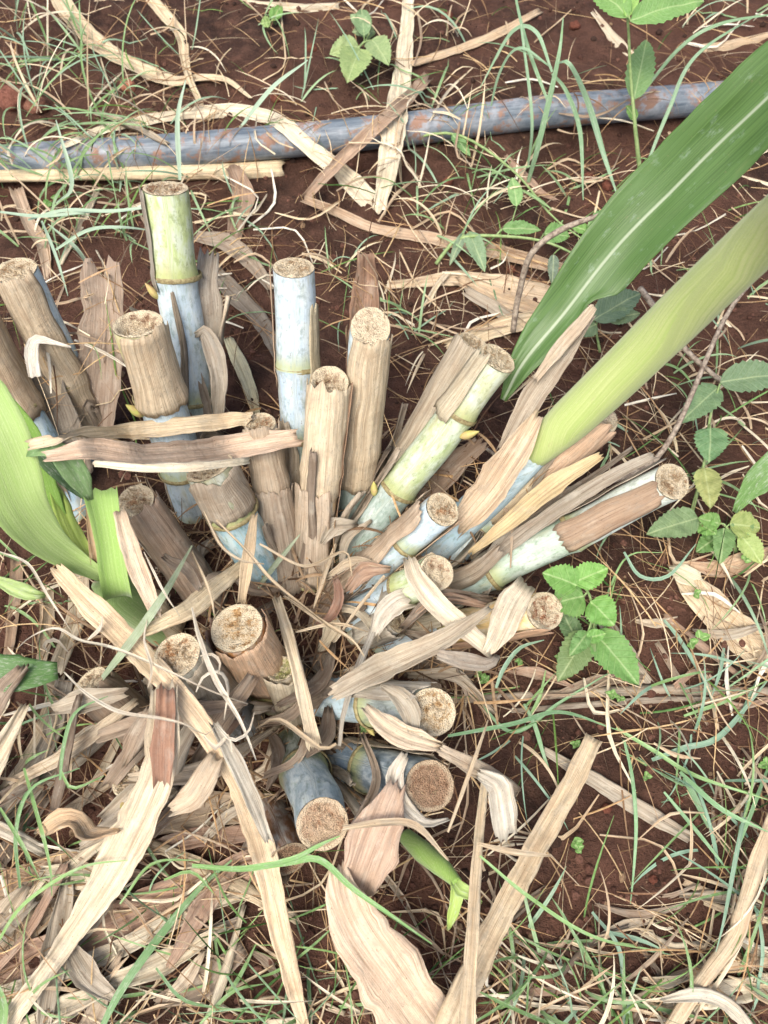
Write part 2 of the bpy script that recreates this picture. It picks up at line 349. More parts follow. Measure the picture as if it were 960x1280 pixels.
def ribbon_mesh(path, width, curl=.6, roll=0., twist=0., wav=.0011, edge=.13, tear=.6, ends=('torn', 'torn'), nc=9, seed=0., thick=.0, nrm=None, fold=0., lim=None):
    """leaf-like strip along a 3-D path: width in metres per path point; returns verts, faces, uvs"""
    P = np.asarray(path); n = len(P); T = unit(np.gradient(P, axis=0))
    N0 = unit(.55*np.array([0, 0, 1.])+.45*unit(CAM-P)) if nrm is None else unit(np.broadcast_to(nrm, P.shape))
    Lt = unit(np.cross(T, N0))
    for i in range(1, n):
        if np.dot(Lt[i], Lt[i-1]) < -.2: Lt[i] *= -1
    for _ in range(2): Lt[1:-1] = unit(.25*Lt[:-2]+.5*Lt[1:-1]+.25*Lt[2:])
    N = unit(np.cross(Lt, T))
    N = np.where((N*N0).sum(1, keepdims=True) < 0, -N, N)
    s = np.concatenate([[0], np.cumsum(np.linalg.norm(np.diff(P, axis=0), axis=1))])
    w = np.broadcast_to(width, (n,))
    cols = np.linspace(-1, 1, nc); V = np.zeros((n, nc, 3)); UV = np.zeros((n, nc, 2))
    for i in range(n):
        f = i/(n-1)
        a = roll+twist*f+.25*nz(s[i]*14, seed, 3.3)
        l2 = math.cos(a)*Lt[i]+math.sin(a)*N[i]; n2 = math.cos(a)*N[i]-math.sin(a)*Lt[i]
        cu = (curl if np.isscalar(curl) else np.interp(f, np.linspace(0, 1, len(curl)), curl))*(1+.5*nz(s[i]*18, seed, 7.7))
        hw = w[i]/2
        th = max(abs(cu), .05)/2; Rr = hw/math.sin(min(th, math.pi/2)); sg = 1 if cu >= 0 else -1
        for j, c in enumerate(cols):
            e = 1+edge*(nz(s[i]*60, c*1.2, seed+11)*1.6+nz(s[i]*210, c*1.2, seed+5)*.7)*(abs(c) > .6)
            x = Rr*math.sin(c*th)*e; zz = sg*Rr*(1-math.cos(c*th))+fold*abs(c)*hw
            zz += wav*(nz(c*2.5+seed, s[i]*25, 1.)+.6*nz(c*6+seed, s[i]*8, 2.))*2
            V[i, j] = P[i]+l2*x+n2*zz; UV[i, j] = (c*hw, s[i])
    if ends[0] == 'torn': V[0] -= T[0]*(np.array([random.random()**2 for _ in cols])[:, None]*w[0]*tear)
    if ends[1] == 'torn': V[-1] += T[-1]*(np.array([random.random()**2 for _ in cols])[:, None]*w[-1]*tear)
    return V.reshape(-1, 3), grid_faces(n, nc), UV.reshape(-1, 2)

SEED = [0]
def leaf(name, label, pts, wpx, color, cat='dry leaf', group=None, mat='dry', parent=None, lift=.0032, bend=9., step=.005, raster=True, thick=.00025, **kw):
    L0 = sum(math.dist(a[:2], b[:2]) for a, b in zip(pts, pts[1:]))
    mid = pts[len(pts)//2]; mid3 = at(mid[0], mid[1], .05)
    n = int(np.clip(px2m(L0, mid3)/step, 7, 80))
    path = lay_path(pts, n, lift, bend)
    wpx = [wpx] if np.isscalar(wpx) else wpx
    w = np.interp(np.linspace(0, 1, n), np.linspace(0, 1, len(wpx)), wpx)
    w = np.array([px2m(a, p) for a, p in zip(w, path)])
    SEED[0] += 1; kw.setdefault('seed', SEED[0]*3.17)
    nc = kw.pop('nc', 9 if max(wpx) > 14 else 5)
    V, Fc, UV = ribbon_mesh(path, w, nc=nc, **kw)
    o = mesh_obj(name, V, Fc, M[mat], parent, UV, color)
    if thick and max(wpx) > 8:
        md = o.modifiers.new('thickness', 'SOLIDIFY'); md.thickness = thick; md.offset = 0
    if raster: hf_add(V, Fc)
    if parent is None: tag(o, label, cat, group)
    return o
def tube_mesh(path, rad, nseg=8, cap=True):
    P = np.asarray(path); n = len(P); T = unit(np.gradient(P, axis=0)); rad = np.broadcast_to(rad, (n,))
    ref = np.array([0, 0, 1.]) if abs(T[0][2]) < .9 else np.array([1., 0, 0])
    A = unit(np.cross(T, ref)); B = np.cross(T, A); s = np.concatenate([[0], np.cumsum(np.linalg.norm(np.diff(P, axis=0), axis=1))])
    V, UV = [], []
    for i in range(n):
        for k in range(nseg):
            a = 2*math.pi*k/nseg; V.append(P[i]+rad[i]*(math.cos(a)*A[i]+math.sin(a)*B[i])); UV.append((rad[i]*a, s[i]))
    Fc = grid_faces(n, nseg, True)
    if cap: Fc += [tuple(range(nseg))[::-1], tuple((n-1)*nseg+k for k in range(nseg))]
    return np.array(V), Fc, np.array(UV)

# ================================================================== ground
dn = np.arange(X0, X1+1e-6, .006); dm = np.arange(Y0, Y1+1e-6, .006)
xs = np.concatenate([[-30, -12, -5, -2.5, -1.4], dn, [1.4, 2.5, 5, 12, 30]]); ys = np.concatenate([[-30, -12, -5, -2, -.8], dm, [1.8, 3, 6, 14, 30]])
V = [(x, y, ground_h(x, y)) for x in xs for y in ys]
g = mesh_obj('ground', np.array(V), grid_faces(len(xs), len(ys)), M['soil']); tag(g, 'bare red-brown crumbly soil', None, None, 'structure')

def ico(sub=0):
    t = (1+5**.5)/2
    v = unit(np.array([(-1, t, 0), (1, t, 0), (-1, -t, 0), (1, -t, 0), (0, -1, t), (0, 1, t), (0, -1, -t), (0, 1, -t), (t, 0, -1), (t, 0, 1), (-t, 0, -1), (-t, 0, 1)], float))
    f = [(0, 11, 5), (0, 5, 1), (0, 1, 7), (0, 7, 10), (0, 10, 11), (1, 5, 9), (5, 11, 4), (11, 10, 2), (10, 7, 6), (7, 1, 8), (3, 9, 4), (3, 4, 2), (3, 2, 6), (3, 6, 8), (3, 8, 9), (4, 9, 5), (2, 4, 11), (6, 2, 10), (8, 6, 7), (9, 8, 1)]
    for _ in range(sub):
        vl = [tuple(x) for x in v]; cache = {}; nf = []
        def midp(a, b):
            k = (min(a, b), max(a, b))
            if k not in cache: m = unit(np.array(vl[a])+np.array(vl[b])); vl.append(tuple(m)); cache[k] = len(vl)-1
            return cache[k]
        for a, b_, c in f:
            ab, bc, ca = midp(a, b_), midp(b_, c), midp(c, a); nf += [(a, ab, ca), (b_, bc, ab), (c, ca, bc), (ab, bc, ca)]
        f = nf; v = np.array(vl)
    return v, f
# crumbs of soil: nobody could count them
iv, ifc = ico(0); VV, FF, TT = [], [], []; k = 0
for _ in range(10000):
    v_ = random.random()**.8*1400-60; u_ = random.uniform(-120, 1080)
    p = at(u_, v_, 0); x, y = p[0], p[1]
    if not (X0 < x < X1 and Y0 < y < Y1): continue
    if nz(x*9, y*9, 8.) < -.25: continue
    r = .0007+.0036*random.random()**4
    pts = iv*(1+.35*(np.random.rand(12, 1)-.5))*np.array([r*random.uniform(.8, 1.3), r*random.uniform(.8, 1.3), r*random.uniform(.6, .9)])+np.array([x, y, ground_h(x, y)+r*.25])
    c = random.choice([(.09, .043, .03), (.14, .066, .046), (.18, .09, .064), (.055, .03, .021)]); c = (.30, .2, .12) if random.random() < .035 else c
    VV.append(pts); FF += [tuple(q+k for q in f) for f in ifc]; TT += [c+(1,)]*12; k += 12
o = mesh_obj('soil_crumbs', np.vstack(VV), FF, M['clod'], smooth=False, tint=TT); tag(o, 'loose crumbs of red soil scattered over the ground', 'soil', None, 'stuff')
cv, cf = ico(2)
def clod(u, v, wpx, col, label, group=None, name='soil_clod'):
    p = at(u, v, .005); r = px2m(wpx, p)/2; sd = random.random()*50
    pts = np.array([q*(1+.35*nz(*(q*1.6+sd))+.15*nz(*(q*4+sd))) for q in cv])*np.array([r, r*.9, r*.7])
    p[2] = ground_h(p[0], p[1])+r*.3; pts = pts+p
    hf_add(pts, cf)
    tag(mesh_obj(name, pts, cf, M['clodo'], None, None, col), label, 'clod', group)
clod(160, 108, 20, S(190, 130, 105), 'pinkish rounded clod of soil beside the dry leaf behind the pipe')
clod(18, 130, 40, S(140, 95, 80), 'large flat reddish clod among the grass behind the pipe')
clod(45, 133, 30, S(150, 108, 90), 'smaller reddish clod touching the large flat clod')
for u, v, w in [(735, 225, 22), (760, 232, 16), (640, 330, 14), (720, 25, 14), (560, 225, 14), (880, 700, 15), (745, 860, 14), (690, 940, 12), (760, 1010, 14), (820, 1100, 12), (700, 1110, 14), (850, 1000, 12), (560, 20, 16), (345, 120, 15), (390, 60, 14)]:
    clod(u, v, w, S(120, 75, 60), 'small crumbly red clod lying on bare soil', 'small soil clods')

# ================================================================== irrigation pipe
pp = catmull([at(-420, 240, .018), at(-200, 222, .018), at(0, 204, .018), at(250, 184, .018), at(480, 163, .019), at(700, 137, .019), at(900, 120, .019), at(1100, 104, .018), at(1400, 82, .018)], 120)
pp[:, 2] = [max(ground_h(p[0], p[1]), 0)*.6+.0165 for p in pp]
for _ in range(30): pp[1:-1, 2] = .25*pp[:-2, 2]+.5*pp[1:-1, 2]+.25*pp[2:, 2]
V, Fc, UV = tube_mesh(pp, .0168, 20); o = mesh_obj('irrigation_pipe', V, Fc, M['pipe'], None, UV); hf_add(V, Fc)
tag(o, 'weathered grey-blue plastic irrigation pipe with mud stains lying across the soil', 'pipe')

# ================================================================== colours of dead leaf
STRAW, PALE, GREY, BROWN, ORANGE, TAN, DGREY, WHITE = S(212, 186, 142), S(226, 210, 178), S(172, 156, 134), S(158, 116, 82), S(178, 122, 74), S(196, 164, 122), S(132, 118, 102), S(228, 220, 204)
GRN, BGRN, DGRN, YGRN, LGRN = S(118, 158, 82), S(138, 172, 136), S(78, 118, 60), S(176, 190, 92), S(150, 186, 100)

# ================================================================== dead leaves lying low (before the canes grow through them)
D = 'dry_leaf'
leaf(D, 'curling tan dry leaf running down to the grass behind the pipe', [(60, -25), (88, 20), (118, 52), (165, 82), (215, 103), (250, 99), (285, 102), (312, 122)], [18, 24, 24, 20, 24, 14, 12, 6], STRAW, curl=1.2, twist=.5)
leaf(D, 'narrow bent straw leaf crossing the curling tan leaf behind the pipe', [(178, -15), (205, 18), (226, 45), (234, 90), (250, 128), (262, 150)], [14, 16, 14, 10, 8, 4], STRAW, curl=.9)
leaf(D, 'long pale dry leaf arching over the middle of the pipe', [(78, 184), (130, 162), (200, 147), (255, 140), (312, 141), (352, 156), (392, 190), (430, 220), (462, 252)], [6, 12, 15, 14, 18, 20, 20, 22, 26], PALE, curl=.8, bend=12)
leaf('dry_stalk', 'straight cream dry stalk lying along the near side of the pipe', [(-60, 219), (60, 216), (180, 213), (270, 211), (352, 207)], [15, 16, 17, 20, 24], S(226, 200, 150), cat='dry stalk', curl=-3.0, wav=.0004, edge=.03)
leaf(D, 'pale vertical dry strip crossing the pipe under the brown rolled leaf', [(512, -20), (508, 40), (503, 95), (494, 150), (486, 205), (474, 262)], [12, 18, 22, 30, 28, 16], PALE, curl=.7)
leaf(D, 'brown rolled leaf leaning across the pipe', [(534, 100), (505, 130), (462, 168), (420, 208), (382, 248)], [16, 18, 17, 15, 10], S(172, 138, 108), curl=2.4, lift=.006)
leaf(D, 'long brown-flecked dry strip bending away from the foot of the rolled leaf', [(380, 250), (425, 268), (470, 287), (530, 297), (600, 312), (660, 326), (720, 342)], [10, 13, 14, 15, 18, 18, 12], S(188, 154, 118), curl=1.6)
leaf(D, 'short dry strip on bare soil beyond the middle of the pipe', [(516, 80), (560, 66), (610, 48), (675, 14)], [8, 11, 11, 8], TAN, curl=.8)
leaf('dry_stalk', 'thick tan stalk fragment on bare soil beyond the pipe', [(882, 58), (915, 54), (985, 40)], [12, 16, 16], TAN, cat='dry stalk', curl=-2.6)
leaf(D, 'broad torn tan leaf lying on soil behind the cut canes', [(485, 357), (540, 351), (590, 350), (640, 362), (690, 372), (735, 380)], [10, 14, 20, 30, 30, 22], S(205, 176, 138), curl=.8, wav=.0018)
leaf(D, 'wrinkled lower flap of dry leaf beside the broad torn leaf', [(575, 352), (620, 372), (660, 384), (700, 398)], [16, 22, 18, 10], TAN, curl=1.4, wav=.0018)
leaf(D, 'grey narrow dry leaf slanting below the broad torn leaf', [(585, 365), (625, 390), (660, 412), (700, 440)], [14, 17, 16, 12], GREY, curl=.9)
leaf(D, 'pale dry leaf pieces under the green blade near the leaning cane', [(560, 430), (600, 418), (640, 405), (690, 395)], [12, 22, 24, 14], STRAW, curl=.9)
leaf(D, 'brown crumpled leaf clump between the pipe and the tallest pale cane', [(292, 212), (305, 245), (298, 275), (290, 312)], [18, 28, 24, 12], S(160, 126, 98), curl=1.8, wav=.003)
leaf(D, 'tan curled leaf strip on soil left of the tallest pale cane', [(22, 238), (38, 280), (55, 310), (60, 348)], [16, 16, 15, 8], S(182, 152, 122), curl=2.)
leaf(D, 'grey-brown leaf slanting behind the upright canes', [(246, 296), (285, 305), (320, 335), (338, 360)], [16, 24, 20, 10], S(160, 140, 118), curl=1.3)
leaf(D, 'dark grey dead leaf slanting down between two upright canes', [(268, 340), (300, 375), (328, 405), (350, 450)], [20, 24, 22, 12], DGREY, curl=1.2)
leaf(D, 'pale yellow leaf strip beside the waxy upright cane', [(286, 425), (300, 455), (312, 485), (322, 520)], [12, 18, 16, 8], S(206, 196, 150), curl=.9)
leaf(D, 'spotted pale leaf lying on soil by the green weeds', [(842, 706), (870, 740), (905, 775), (950, 815), (1010, 860)], [14, 40, 42, 40, 30], S(214, 186, 142), curl=1.1, twist=-.3)
leaf(D, 'small brown curled leaf flap behind the spotted pale leaf', [(862, 705), (895, 712), (925, 704), (960, 690)], [8, 22, 26, 12], S(190, 150, 108), curl=1.6)
leaf(D, 'grey shrivelled leaf under the bright green weed', [(752, 772), (768, 800), (785, 825), (806, 852)], [14, 24, 28, 16], GREY, curl=1.4)
leaf('dry_stalk', 'long grey dry stem lying straight across the soil below the weeds', [(560, 874), (680, 868), (800, 862), (900, 864), (1020, 862)], [10, 12, 13, 12, 10], S(168, 148, 124), cat='dry stalk', curl=-2.4)
leaf('dry_stalk', 'thin grey stem lying beside the long straight stem', [(640, 888), (740, 880), (830, 874), (900, 873)], [6, 8, 8, 5], S(150, 132, 112), cat='dry stalk', curl=-2.)
leaf(D, 'flat grey leaf strip on dark soil', [(680, 938), (725, 965), (770, 992), (815, 1020), (862, 1047)], [8, 18, 22, 20, 14], S(176, 160, 138), curl=.6)
leaf(D, 'straw stalk half buried at the edge of the dark soil', [(800, 1246), (850, 1222), (905, 1208), (990, 1196)], [8, 14, 17, 16], TAN, cat='dry leaf', curl=-1.8)
leaf(D, 'crumpled pale leaf under the straw stalk', [(830, 1262), (875, 1248), (930, 1236), (1000, 1222)], [12, 26, 24, 22], PALE, curl=1.4, wav=.002)
leaf(D, 'small dry leaf splinter on dark soil', [(856, 1103), (885, 1116), (918, 1128)], [8, 10, 6], TAN, curl=.6)
leaf(D, 'second splinter lying under the small splinter', [(880, 1128), (915, 1140), (960, 1150)], [6, 9, 8], STRAW, curl=.6)
# lower left heap
leaf(D, 'wide brown leaf sheath at the bottom of the heap', [(-60, 1245), (30, 1212), (120, 1172), (215, 1130), (320, 1080)], [50, 56, 60, 58, 40], S(172, 130, 100), curl=1.2, wav=.0015)
leaf(D, 'pale grey edge of leaf lying along the wide brown sheath', [(-40, 1262), (60, 1222), (150, 1185), (240, 1140), (305, 1118)], [18, 20, 22, 20, 12], S(196, 180, 152), curl=.8)
leaf(D, 'broad grey-tan leaf crossing the heap', [(-60, 1195), (20, 1158), (75, 1115), (135, 1075)], [40, 52, 50, 34], S(190, 164, 130), curl=1.1)
leaf(D, 'tan leaf strip above the broad grey-tan leaf', [(-50, 1135), (15, 1105), (70, 1082), (140, 1062)], [24, 34, 28, 20], S(184, 148, 110), curl=1.)
leaf(D, 'grey ribbed leaf lying up against the bud-bearing rotten stub', [(-10, 1025), (40, 985), (90, 945), (138, 905)], [26, 34, 36, 26], S(160, 146, 126), curl=.9)
leaf(D, 'narrow tan leaf edge beside the grey ribbed leaf', [(45, 1040), (95, 1006), (140, 975), (175, 930)], [8, 12, 14, 8], S(192, 168, 134), curl=.8)
leaf(D, 'ribbed straw leaf lying across the heap behind the pale sheath', [(165, 1040), (220, 1018), (270, 1012), (345, 1010)], [26, 38, 42, 30], S(178, 152, 120), curl=1.)
leaf(D, 'brown leaf band under the ribbed straw leaf', [(180, 1062), (240, 1048), (300, 1042), (350, 1038)], [16, 24, 22, 14], S(150, 112, 84), curl=1.)
leaf('dry_stalk', 'tan stalk slanting down from the heap', [(180, 1052), (235, 1075), (285, 1100), (372, 1150)], [12, 16, 17, 12], S(192, 168, 128), cat='dry stalk', curl=-2.2)
leaf(D, 'grey rolled strip under the pale sheath', [(50, 1290), (110, 1250), (180, 1212), (240, 1175), (300, 1150)], [14, 16, 15, 14, 10], S(172, 156, 140), curl=2.)
leaf(D, 'greyish pointed leaf lying in the heap', [(100, 1298), (122, 1260), (135, 1225), (152, 1190)], [22, 22, 16, 5], S(176, 152, 124), curl=1.2)
leaf(D, 'tan leaf standing at the edge of the heap', [(-20, 1010), (10, 985), (45, 935), (78, 850)], [16, 20, 22, 26], S(202, 178, 138), curl=.8)
leaf(D, 'grey leaf crossing the standing tan leaf', [(0, 1020), (30, 980), (62, 925), (82, 850)], [16, 20, 22, 22], S(160, 146, 128), curl=.8, lift=.004)
leaf(D, 'thin dry leaf lying beside the cut stubs', [(92, 1020), (130, 960), (150, 920), (168, 888)], [7, 10, 10, 6], S(184, 164, 134), curl=.8)
leaf(D, 'long dry leaf at the left edge beneath the green shoot', [(100, 700), (98, 760), (85, 800), (70, 840)], [20, 24, 22, 18], S(200, 180, 146), curl=.8)
leaf(D, 'brown stripe of leaf beneath the green shoot', [(22, 700), (18, 760), (12, 810), (5, 850)], [14, 14, 12, 10], S(160, 126, 92), curl=.9)
leaf(D, 'flat tan leaf beneath the green shoot', [(60, 735), (58, 790), (50, 840)], [14, 18, 12], S(184, 158, 122), curl=.8)
leaf(D, 'brown ribbed leaf standing between the far left canes', [(130, 348, .12), (132, 400, .10), (128, 460, .075), (122, 545, .03)], [48, 58, 54, 40], S(168, 142, 120), curl=1.8, ends=('torn', 'none'))
leaf(D, 'dark grey ribbed leaf in front of the far left cane', [(48, 428, .10), (58, 470, .085), (78, 520, .06), (100, 590, .02)], [20, 36, 40, 30], DGREY, curl=1.5)
leaf(D, 'brown upright dead leaf behind the white-pithed cane', [(458, 318, .16), (459, 350, .14), (456, 395, .12), (448, 470, .07)], [20, 34, 36, 30], S(150, 108, 76), curl=1.9)
leaf(D, 'grey dead leaf slanting between the leaning cane and the shoot', [(585, 690, .02), (622, 648, .05), (668, 592, .09), (705, 540, .12)], [26, 28, 24, 14], S(150, 136, 118), curl=1.4)
leaf(D, 'dark hollow dead leaf under the leaning cane', [(470, 690, .01), (520, 630, .03), (560, 590, .05), (600, 555, .07)], [24, 34, 34, 20], S(140, 112, 88), curl=1.6)
leaf(D, 'brown sheath piece lying in the heart of the clump', [(400, 780), (440, 730), (480, 680), (510, 640)], [34, 44, 46, 28], S(158, 134, 112), curl=1.5, wav=.002)
for i in range(45):      # scraps of dead sheath in the heart of the clump
    a = random.uniform(0, 2*math.pi); q = random.random()**.6
    u, v = 400+170*q*math.cos(a), 770+150*q*math.sin(a); a2 = a+random.gauss(0, .5); L = random.uniform(40, 110); a3 = random.gauss(0, .25)
    leaf('dry_leaf_scrap', 'shredded grey-brown scrap of dead sheath in the heart of the clump', [(u, v), (u+L*.5*math.cos(a2), v+L*.5*math.sin(a2)), (u+L*math.cos(a2+a3), v+L*math.sin(a2+a3))],
         [random.uniform(5, 10), random.uniform(10, 30), random.uniform(4, 12)], random.choice([DGREY, S(150, 128, 104), S(120, 96, 74), S(168, 144, 116), S(100, 80, 62)]), group='scraps in the heart of the clump', curl=random.uniform(.8, 2.4), twist=random.uniform(-1, 1), wav=.002, lift=.003)

HLOW = HF.copy()        # ground, pipe and low litter only

# ================================================================== cut canes
BLUE, BLUEG, GRNY, DBLUE, WAXG = S(176, 194, 202), S(148, 166, 156), S(176, 186, 132), S(118, 138, 146), S(168, 190, 176)
def part_ring(axis_pt, e1, e2, r, n): return [axis_pt+r*(math.cos(2*math.pi*k/n)*e1+math.sin(2*math.pi*k/n)*e2) for k in range(n)]
def cane(label, tip, base, dpx, aspect, nodes=(), cols=(BLUE,), pith=(S(176, 128, 84), .0015), sheaths=(), buds=(), fray=18, name='cut_cane', withered=2, cream=.95):
    B = at(base[0], base[1], 0.); B[2] = ground_h(B[0], B[1])-.012
    Tp = at(*tip); ax = unit(Tp-B); Ln = np.linalg.norm(Tp-B); r0 = px2m(dpx, Tp)/2
    toc = unit(CAM-Tp); e1 = unit(toc-np.dot(toc, ax)*ax); e2 = np.cross(ax, e1)
    root = empty(name, (B[0], B[1], ground_h(B[0], B[1]))); tag(root, label, 'cut cane', 'cut canes of the grass clump')
    # fractions of the nodes along the axis, from the tip
    fr = []
    for (u, v) in nodes:
        best = min(np.linspace(.03, .97, 200), key=lambda f: (lambda p: (480+F*np.dot(p-CAM, RT)/depth(p)-u)**2+(640-F*np.dot(p-CAM, UP)/depth(p)-v)**2)(Tp+(B-Tp)*f)); fr.append(best)
    cuts = [0.]+fr+[1.]
    th = math.acos(min(aspect, .99)); perp = unit(ax-np.dot(ax, toc)*toc); nrm = unit(math.cos(th)*toc+math.sin(th)*perp)
    an = max(np.dot(ax, nrm), .35); NS = 28; sd = random.random()*100
    def rad(f): 
        r = r0*(1+.02*nz(f*9, sd))
        for q in fr: r *= 1+.10*math.exp(-((f-q)*Ln/.0045)**2)-.03*math.exp(-((f-q-.011/Ln)*Ln/.006)**2)
        return r
    def ring(f, tilt=0.):
        P = Tp+(B-Tp)*f+(e2*.004*nz(f*3+sd)+e1*.003*nz(f*3, sd))*min(1, f*6)*(1-f); r = rad(f); out = []
        for k in range(NS):
            a = 2*math.pi*k/NS; d = math.cos(a)*e1+math.sin(a)*e2; rr = r*(1+.012*nz(math.cos(a)*1.5+sd, math.sin(a)*1.5, f*5)); p = P+d*rr
            if tilt: p = p+ax*tilt*np.clip(-np.dot(d*rr, nrm)/an, -r*1.6, r*1.6)
            out.append(p)
        return out
    allV = []
    for i in range(len(cuts)-1):
        f0, f1 = cuts[i], cuts[i+1]; m = max(4, int((f1-f0)*Ln/.006)); V, UV = [], []
        for q in range(m+1):
            f = f0+(f1-f0)*q/m; tl = max(0., 1-f*Ln/(r0*2.2)) if i == 0 else 0.
            V += ring(f, tl); UV += [(r0*2*math.pi*(k/NS), (f1-f)*Ln) for k in range(NS)]
        fc = [tuple(reversed(x)) for x in grid_faces(m+1, NS, True)]; allV.append((V, fc))
        mesh_obj('internode', np.array(V), fc, M['cane'], root, np.array(UV), cols[min(i, len(cols)-1)])
    for V, fc in allV: hf_add(np.array(V), fc)
    for f in fr:
        V = []
        for df, k in ((-.0022, 1.01), (-.0012, 1.06), (0, 1.045), (.0010, 1.05), (.0018, 1.0)):
            P = Tp+(B-Tp)*f-ax*df; V += [P+(q-P)*1 for q in part_ring(P, e1, e2, rad(f)*k*1.005, NS)]
        V = np.array(V)+np.array([ax*.0006*nz(i*.9, sd) for i in range(len(V))])
        mesh_obj('node_ring', V, grid_faces(5, NS, True), M['node'], root)
    # cut face
    V, UV = [], []; NR = 11; pc, dp = pith; pc = tuple(.6*q+.4*m for q, m in zip(pc[:3], (.55, .45, .31)))+(cream,)
    for q in range(NR+1):
        fr_ = q/NR
        for k in range(NS):
            a = 2*math.pi*k/NS; d = math.cos(a)*e1+math.sin(a)*e2; rr = rad(0)*(.06+.935*fr_)*(1+.03*fr_*nz(math.cos(a)*3+sd, math.sin(a)*3)); dd = d*rr
            p = Tp+dd+ax*np.clip(-np.dot(dd, nrm)/an, -r0*1.6, r0*1.6)
            rec = -dp*max(0, min(1, (.86-fr_)/.3))+(.0024*nz(dd[0]*700, dd[1]*700+sd, dd[2]*700)+.0011*nz(dd[0]*300, dd[1]*300+sd, 0))*(1 if fr_ < .95 else .15)
            V.append(p+ax*(rec+.0004)); UV.append((fr_, k/NS))
    fc = grid_faces(NR+1, NS, True)+[tuple(range(NS-1, -1, -1))]
    cf_ = mesh_obj('cut_face', np.array(V), [tuple(x) for x in fc], M['pith'], root, np.array(UV), pc); hf_add(np.array(V), fc)
    if fray:
        V, fc = [], []
        for q in range(fray*4):
            edge = q < fray*.6; a = random.uniform(0, 2*math.pi); rr = rad(0)*(random.uniform(.9, 1.) if edge else .85*math.sqrt(random.random()))
            d = math.cos(a)*e1+math.sin(a)*e2; dd = d*rr; p = Tp+dd+ax*(np.clip(-np.dot(dd, nrm)/an, -r0*1.6, r0*1.6)-dp*.7*(not edge))
            g_ = unit(ax+.7*np.random.randn(3)); l = random.uniform(.0015, .006); s_ = unit(np.cross(g_, np.random.randn(3)))*random.uniform(.0002, .0005)
            b_ = len(V); V += [p-s_, p+s_, p+g_*l+s_*.3, p+g_*l-s_*.3]; fc.append((b_, b_+1, b_+2, b_+3))
        mesh_obj('frayed_fibres', np.array(V), fc, M['dry'], cf_, np.random.rand(len(V), 2), S(206, 170, 116))['kind'] = 'stuff'
    for sh in sheaths:      # (centre angle, span, f0, f1, colour, gap mm, flare mm)
        ca, sp, f0, f1, col, gap, flare = sh; m = max(8, int((f1-f0)*Ln/.006)); nc = max(8, int(sp/8)); V, UV = [], []; s1 = random.random()*99
        for q in range(m+1):
            f = f0+(f1-f0)*q/m; P = Tp+(B-Tp)*f; t = 1-q/m
            for j in range(nc+1):
                c = j/nc*2-1; ed = 1+.18*nz(q*.25, s1, 3.*(c > 0)); a = R(ca+c*sp/2*ed*(1-.25*t*t))
                rr = rad(f)+.0009+gap*.001*(abs(c)**3)+flare*.001*t**4+.0008*(1+nz(c*3+s1, f*6))+.0006*nz(c*9, f*Ln*60+s1)
                sft = ax*((.008*nz(c*(1.2+s1 % 2)+s1, 9.)+.004*nz(c*6+s1, 2.))*(q == 0)+.006*nz(c*5+s1, 4.)*(q == m))
                V.append(P+rr*(math.cos(a)*e1+math.sin(a)*e2)+sft); UV.append((c*r0*R(sp)/2, f*Ln))
        fc = grid_faces(m+1, nc+1)
        so = mesh_obj('sheath', np.array(V), fc, M['dry'], root, np.array(UV), col); hf_add(np.array(V), fc)
        md = so.modifiers.new('thickness', 'SOLIDIFY'); md.thickness = .0005; md.offset = 0
    for (f, ang, sz) in buds:
        a = R(ang); d = math.cos(a)*e1+math.sin(a)*e2; P = Tp+(B-Tp)*f+d*(rad(f)+.0005); up_ = unit(ax*.85+d*.55); sd_ = unit(np.cross(up_, d)); V, UV = [], []
        for q in range(9):
            t = q/8; rr = sz*.36*math.sin(math.pi*min(1, t*.9+.08))**.8*(1-.55*t)
            for k in range(10):
                b_ = 2*math.pi*k/10; V.append(P+up_*sz*t+rr*(math.cos(b_)*sd_+.75*math.sin(b_)*np.cross(up_, sd_))); UV.append((k*.001, t*sz))
        mesh_obj('bud', np.array(V), grid_faces(9, 10, True), M['bud'], root, np.array(UV))
    if withered:
        for q in range(withered):
            a = R(random.uniform(-170, 170)); d = math.cos(a)*e1+math.sin(a)*e2; sdv = np.cross(ax, d); f1 = random.uniform(.86, .99); f0 = f1-random.uniform(.28, .62); m = 14; L_ = (f1-f0)*Ln
            out = random.uniform(.003, .022); hook = random.random() < .2; path = []
            for k in range(m):
                t = k/(m-1); P = Tp+(B-Tp)*(f1+(f0-f1)*t)
                P = P+d*(rad(f1)+.0015+out*t*t)+sdv*.006*nz(t*2+q, sd)
                if hook and t > .7: P = P+d*.03*(t-.7)-np.array([0, 0, .10*(t-.7)**1.4*2.0*L_/.08])
                path.append(P)
            w = random.uniform(.007, .020)*np.interp(np.linspace(0, 1, m), [0, .3, .8, 1], [1, 1, .7, random.uniform(.15, .6)])
            V, fc, UV = ribbon_mesh(np.array(path), w, curl=-random.uniform(.9, 2.2), wav=.0022, edge=.14, nc=9, seed=sd+q*7, nrm=d, twist=random.uniform(-.6, .6))
            o_ = mesh_obj('withered_leaf', V, fc, M['dry'], root, UV, random.choice([S(176, 158, 134), S(158, 140, 118), S(140, 120, 100), S(190, 168, 138), S(124, 106, 88)])); hf_add(V, fc)
            md = o_.modifiers.new('thickness', 'SOLIDIFY'); md.thickness = .0004; md.offset = 0
    return root
SG, SB = S(190, 166, 134), S(160, 128, 98)
cane('tall pale green cane with grey node rising nearest the pipe', (207, 236, .19), (252, 590), 56, .30, [(218, 345), (236, 500)], [S(180, 194, 140), BLUE, BLUEG], (S(170, 122, 82), .001), [(-78, 46, 0, .30, S(160, 150, 134), .5, 0)], [(.325, -82, .015)])
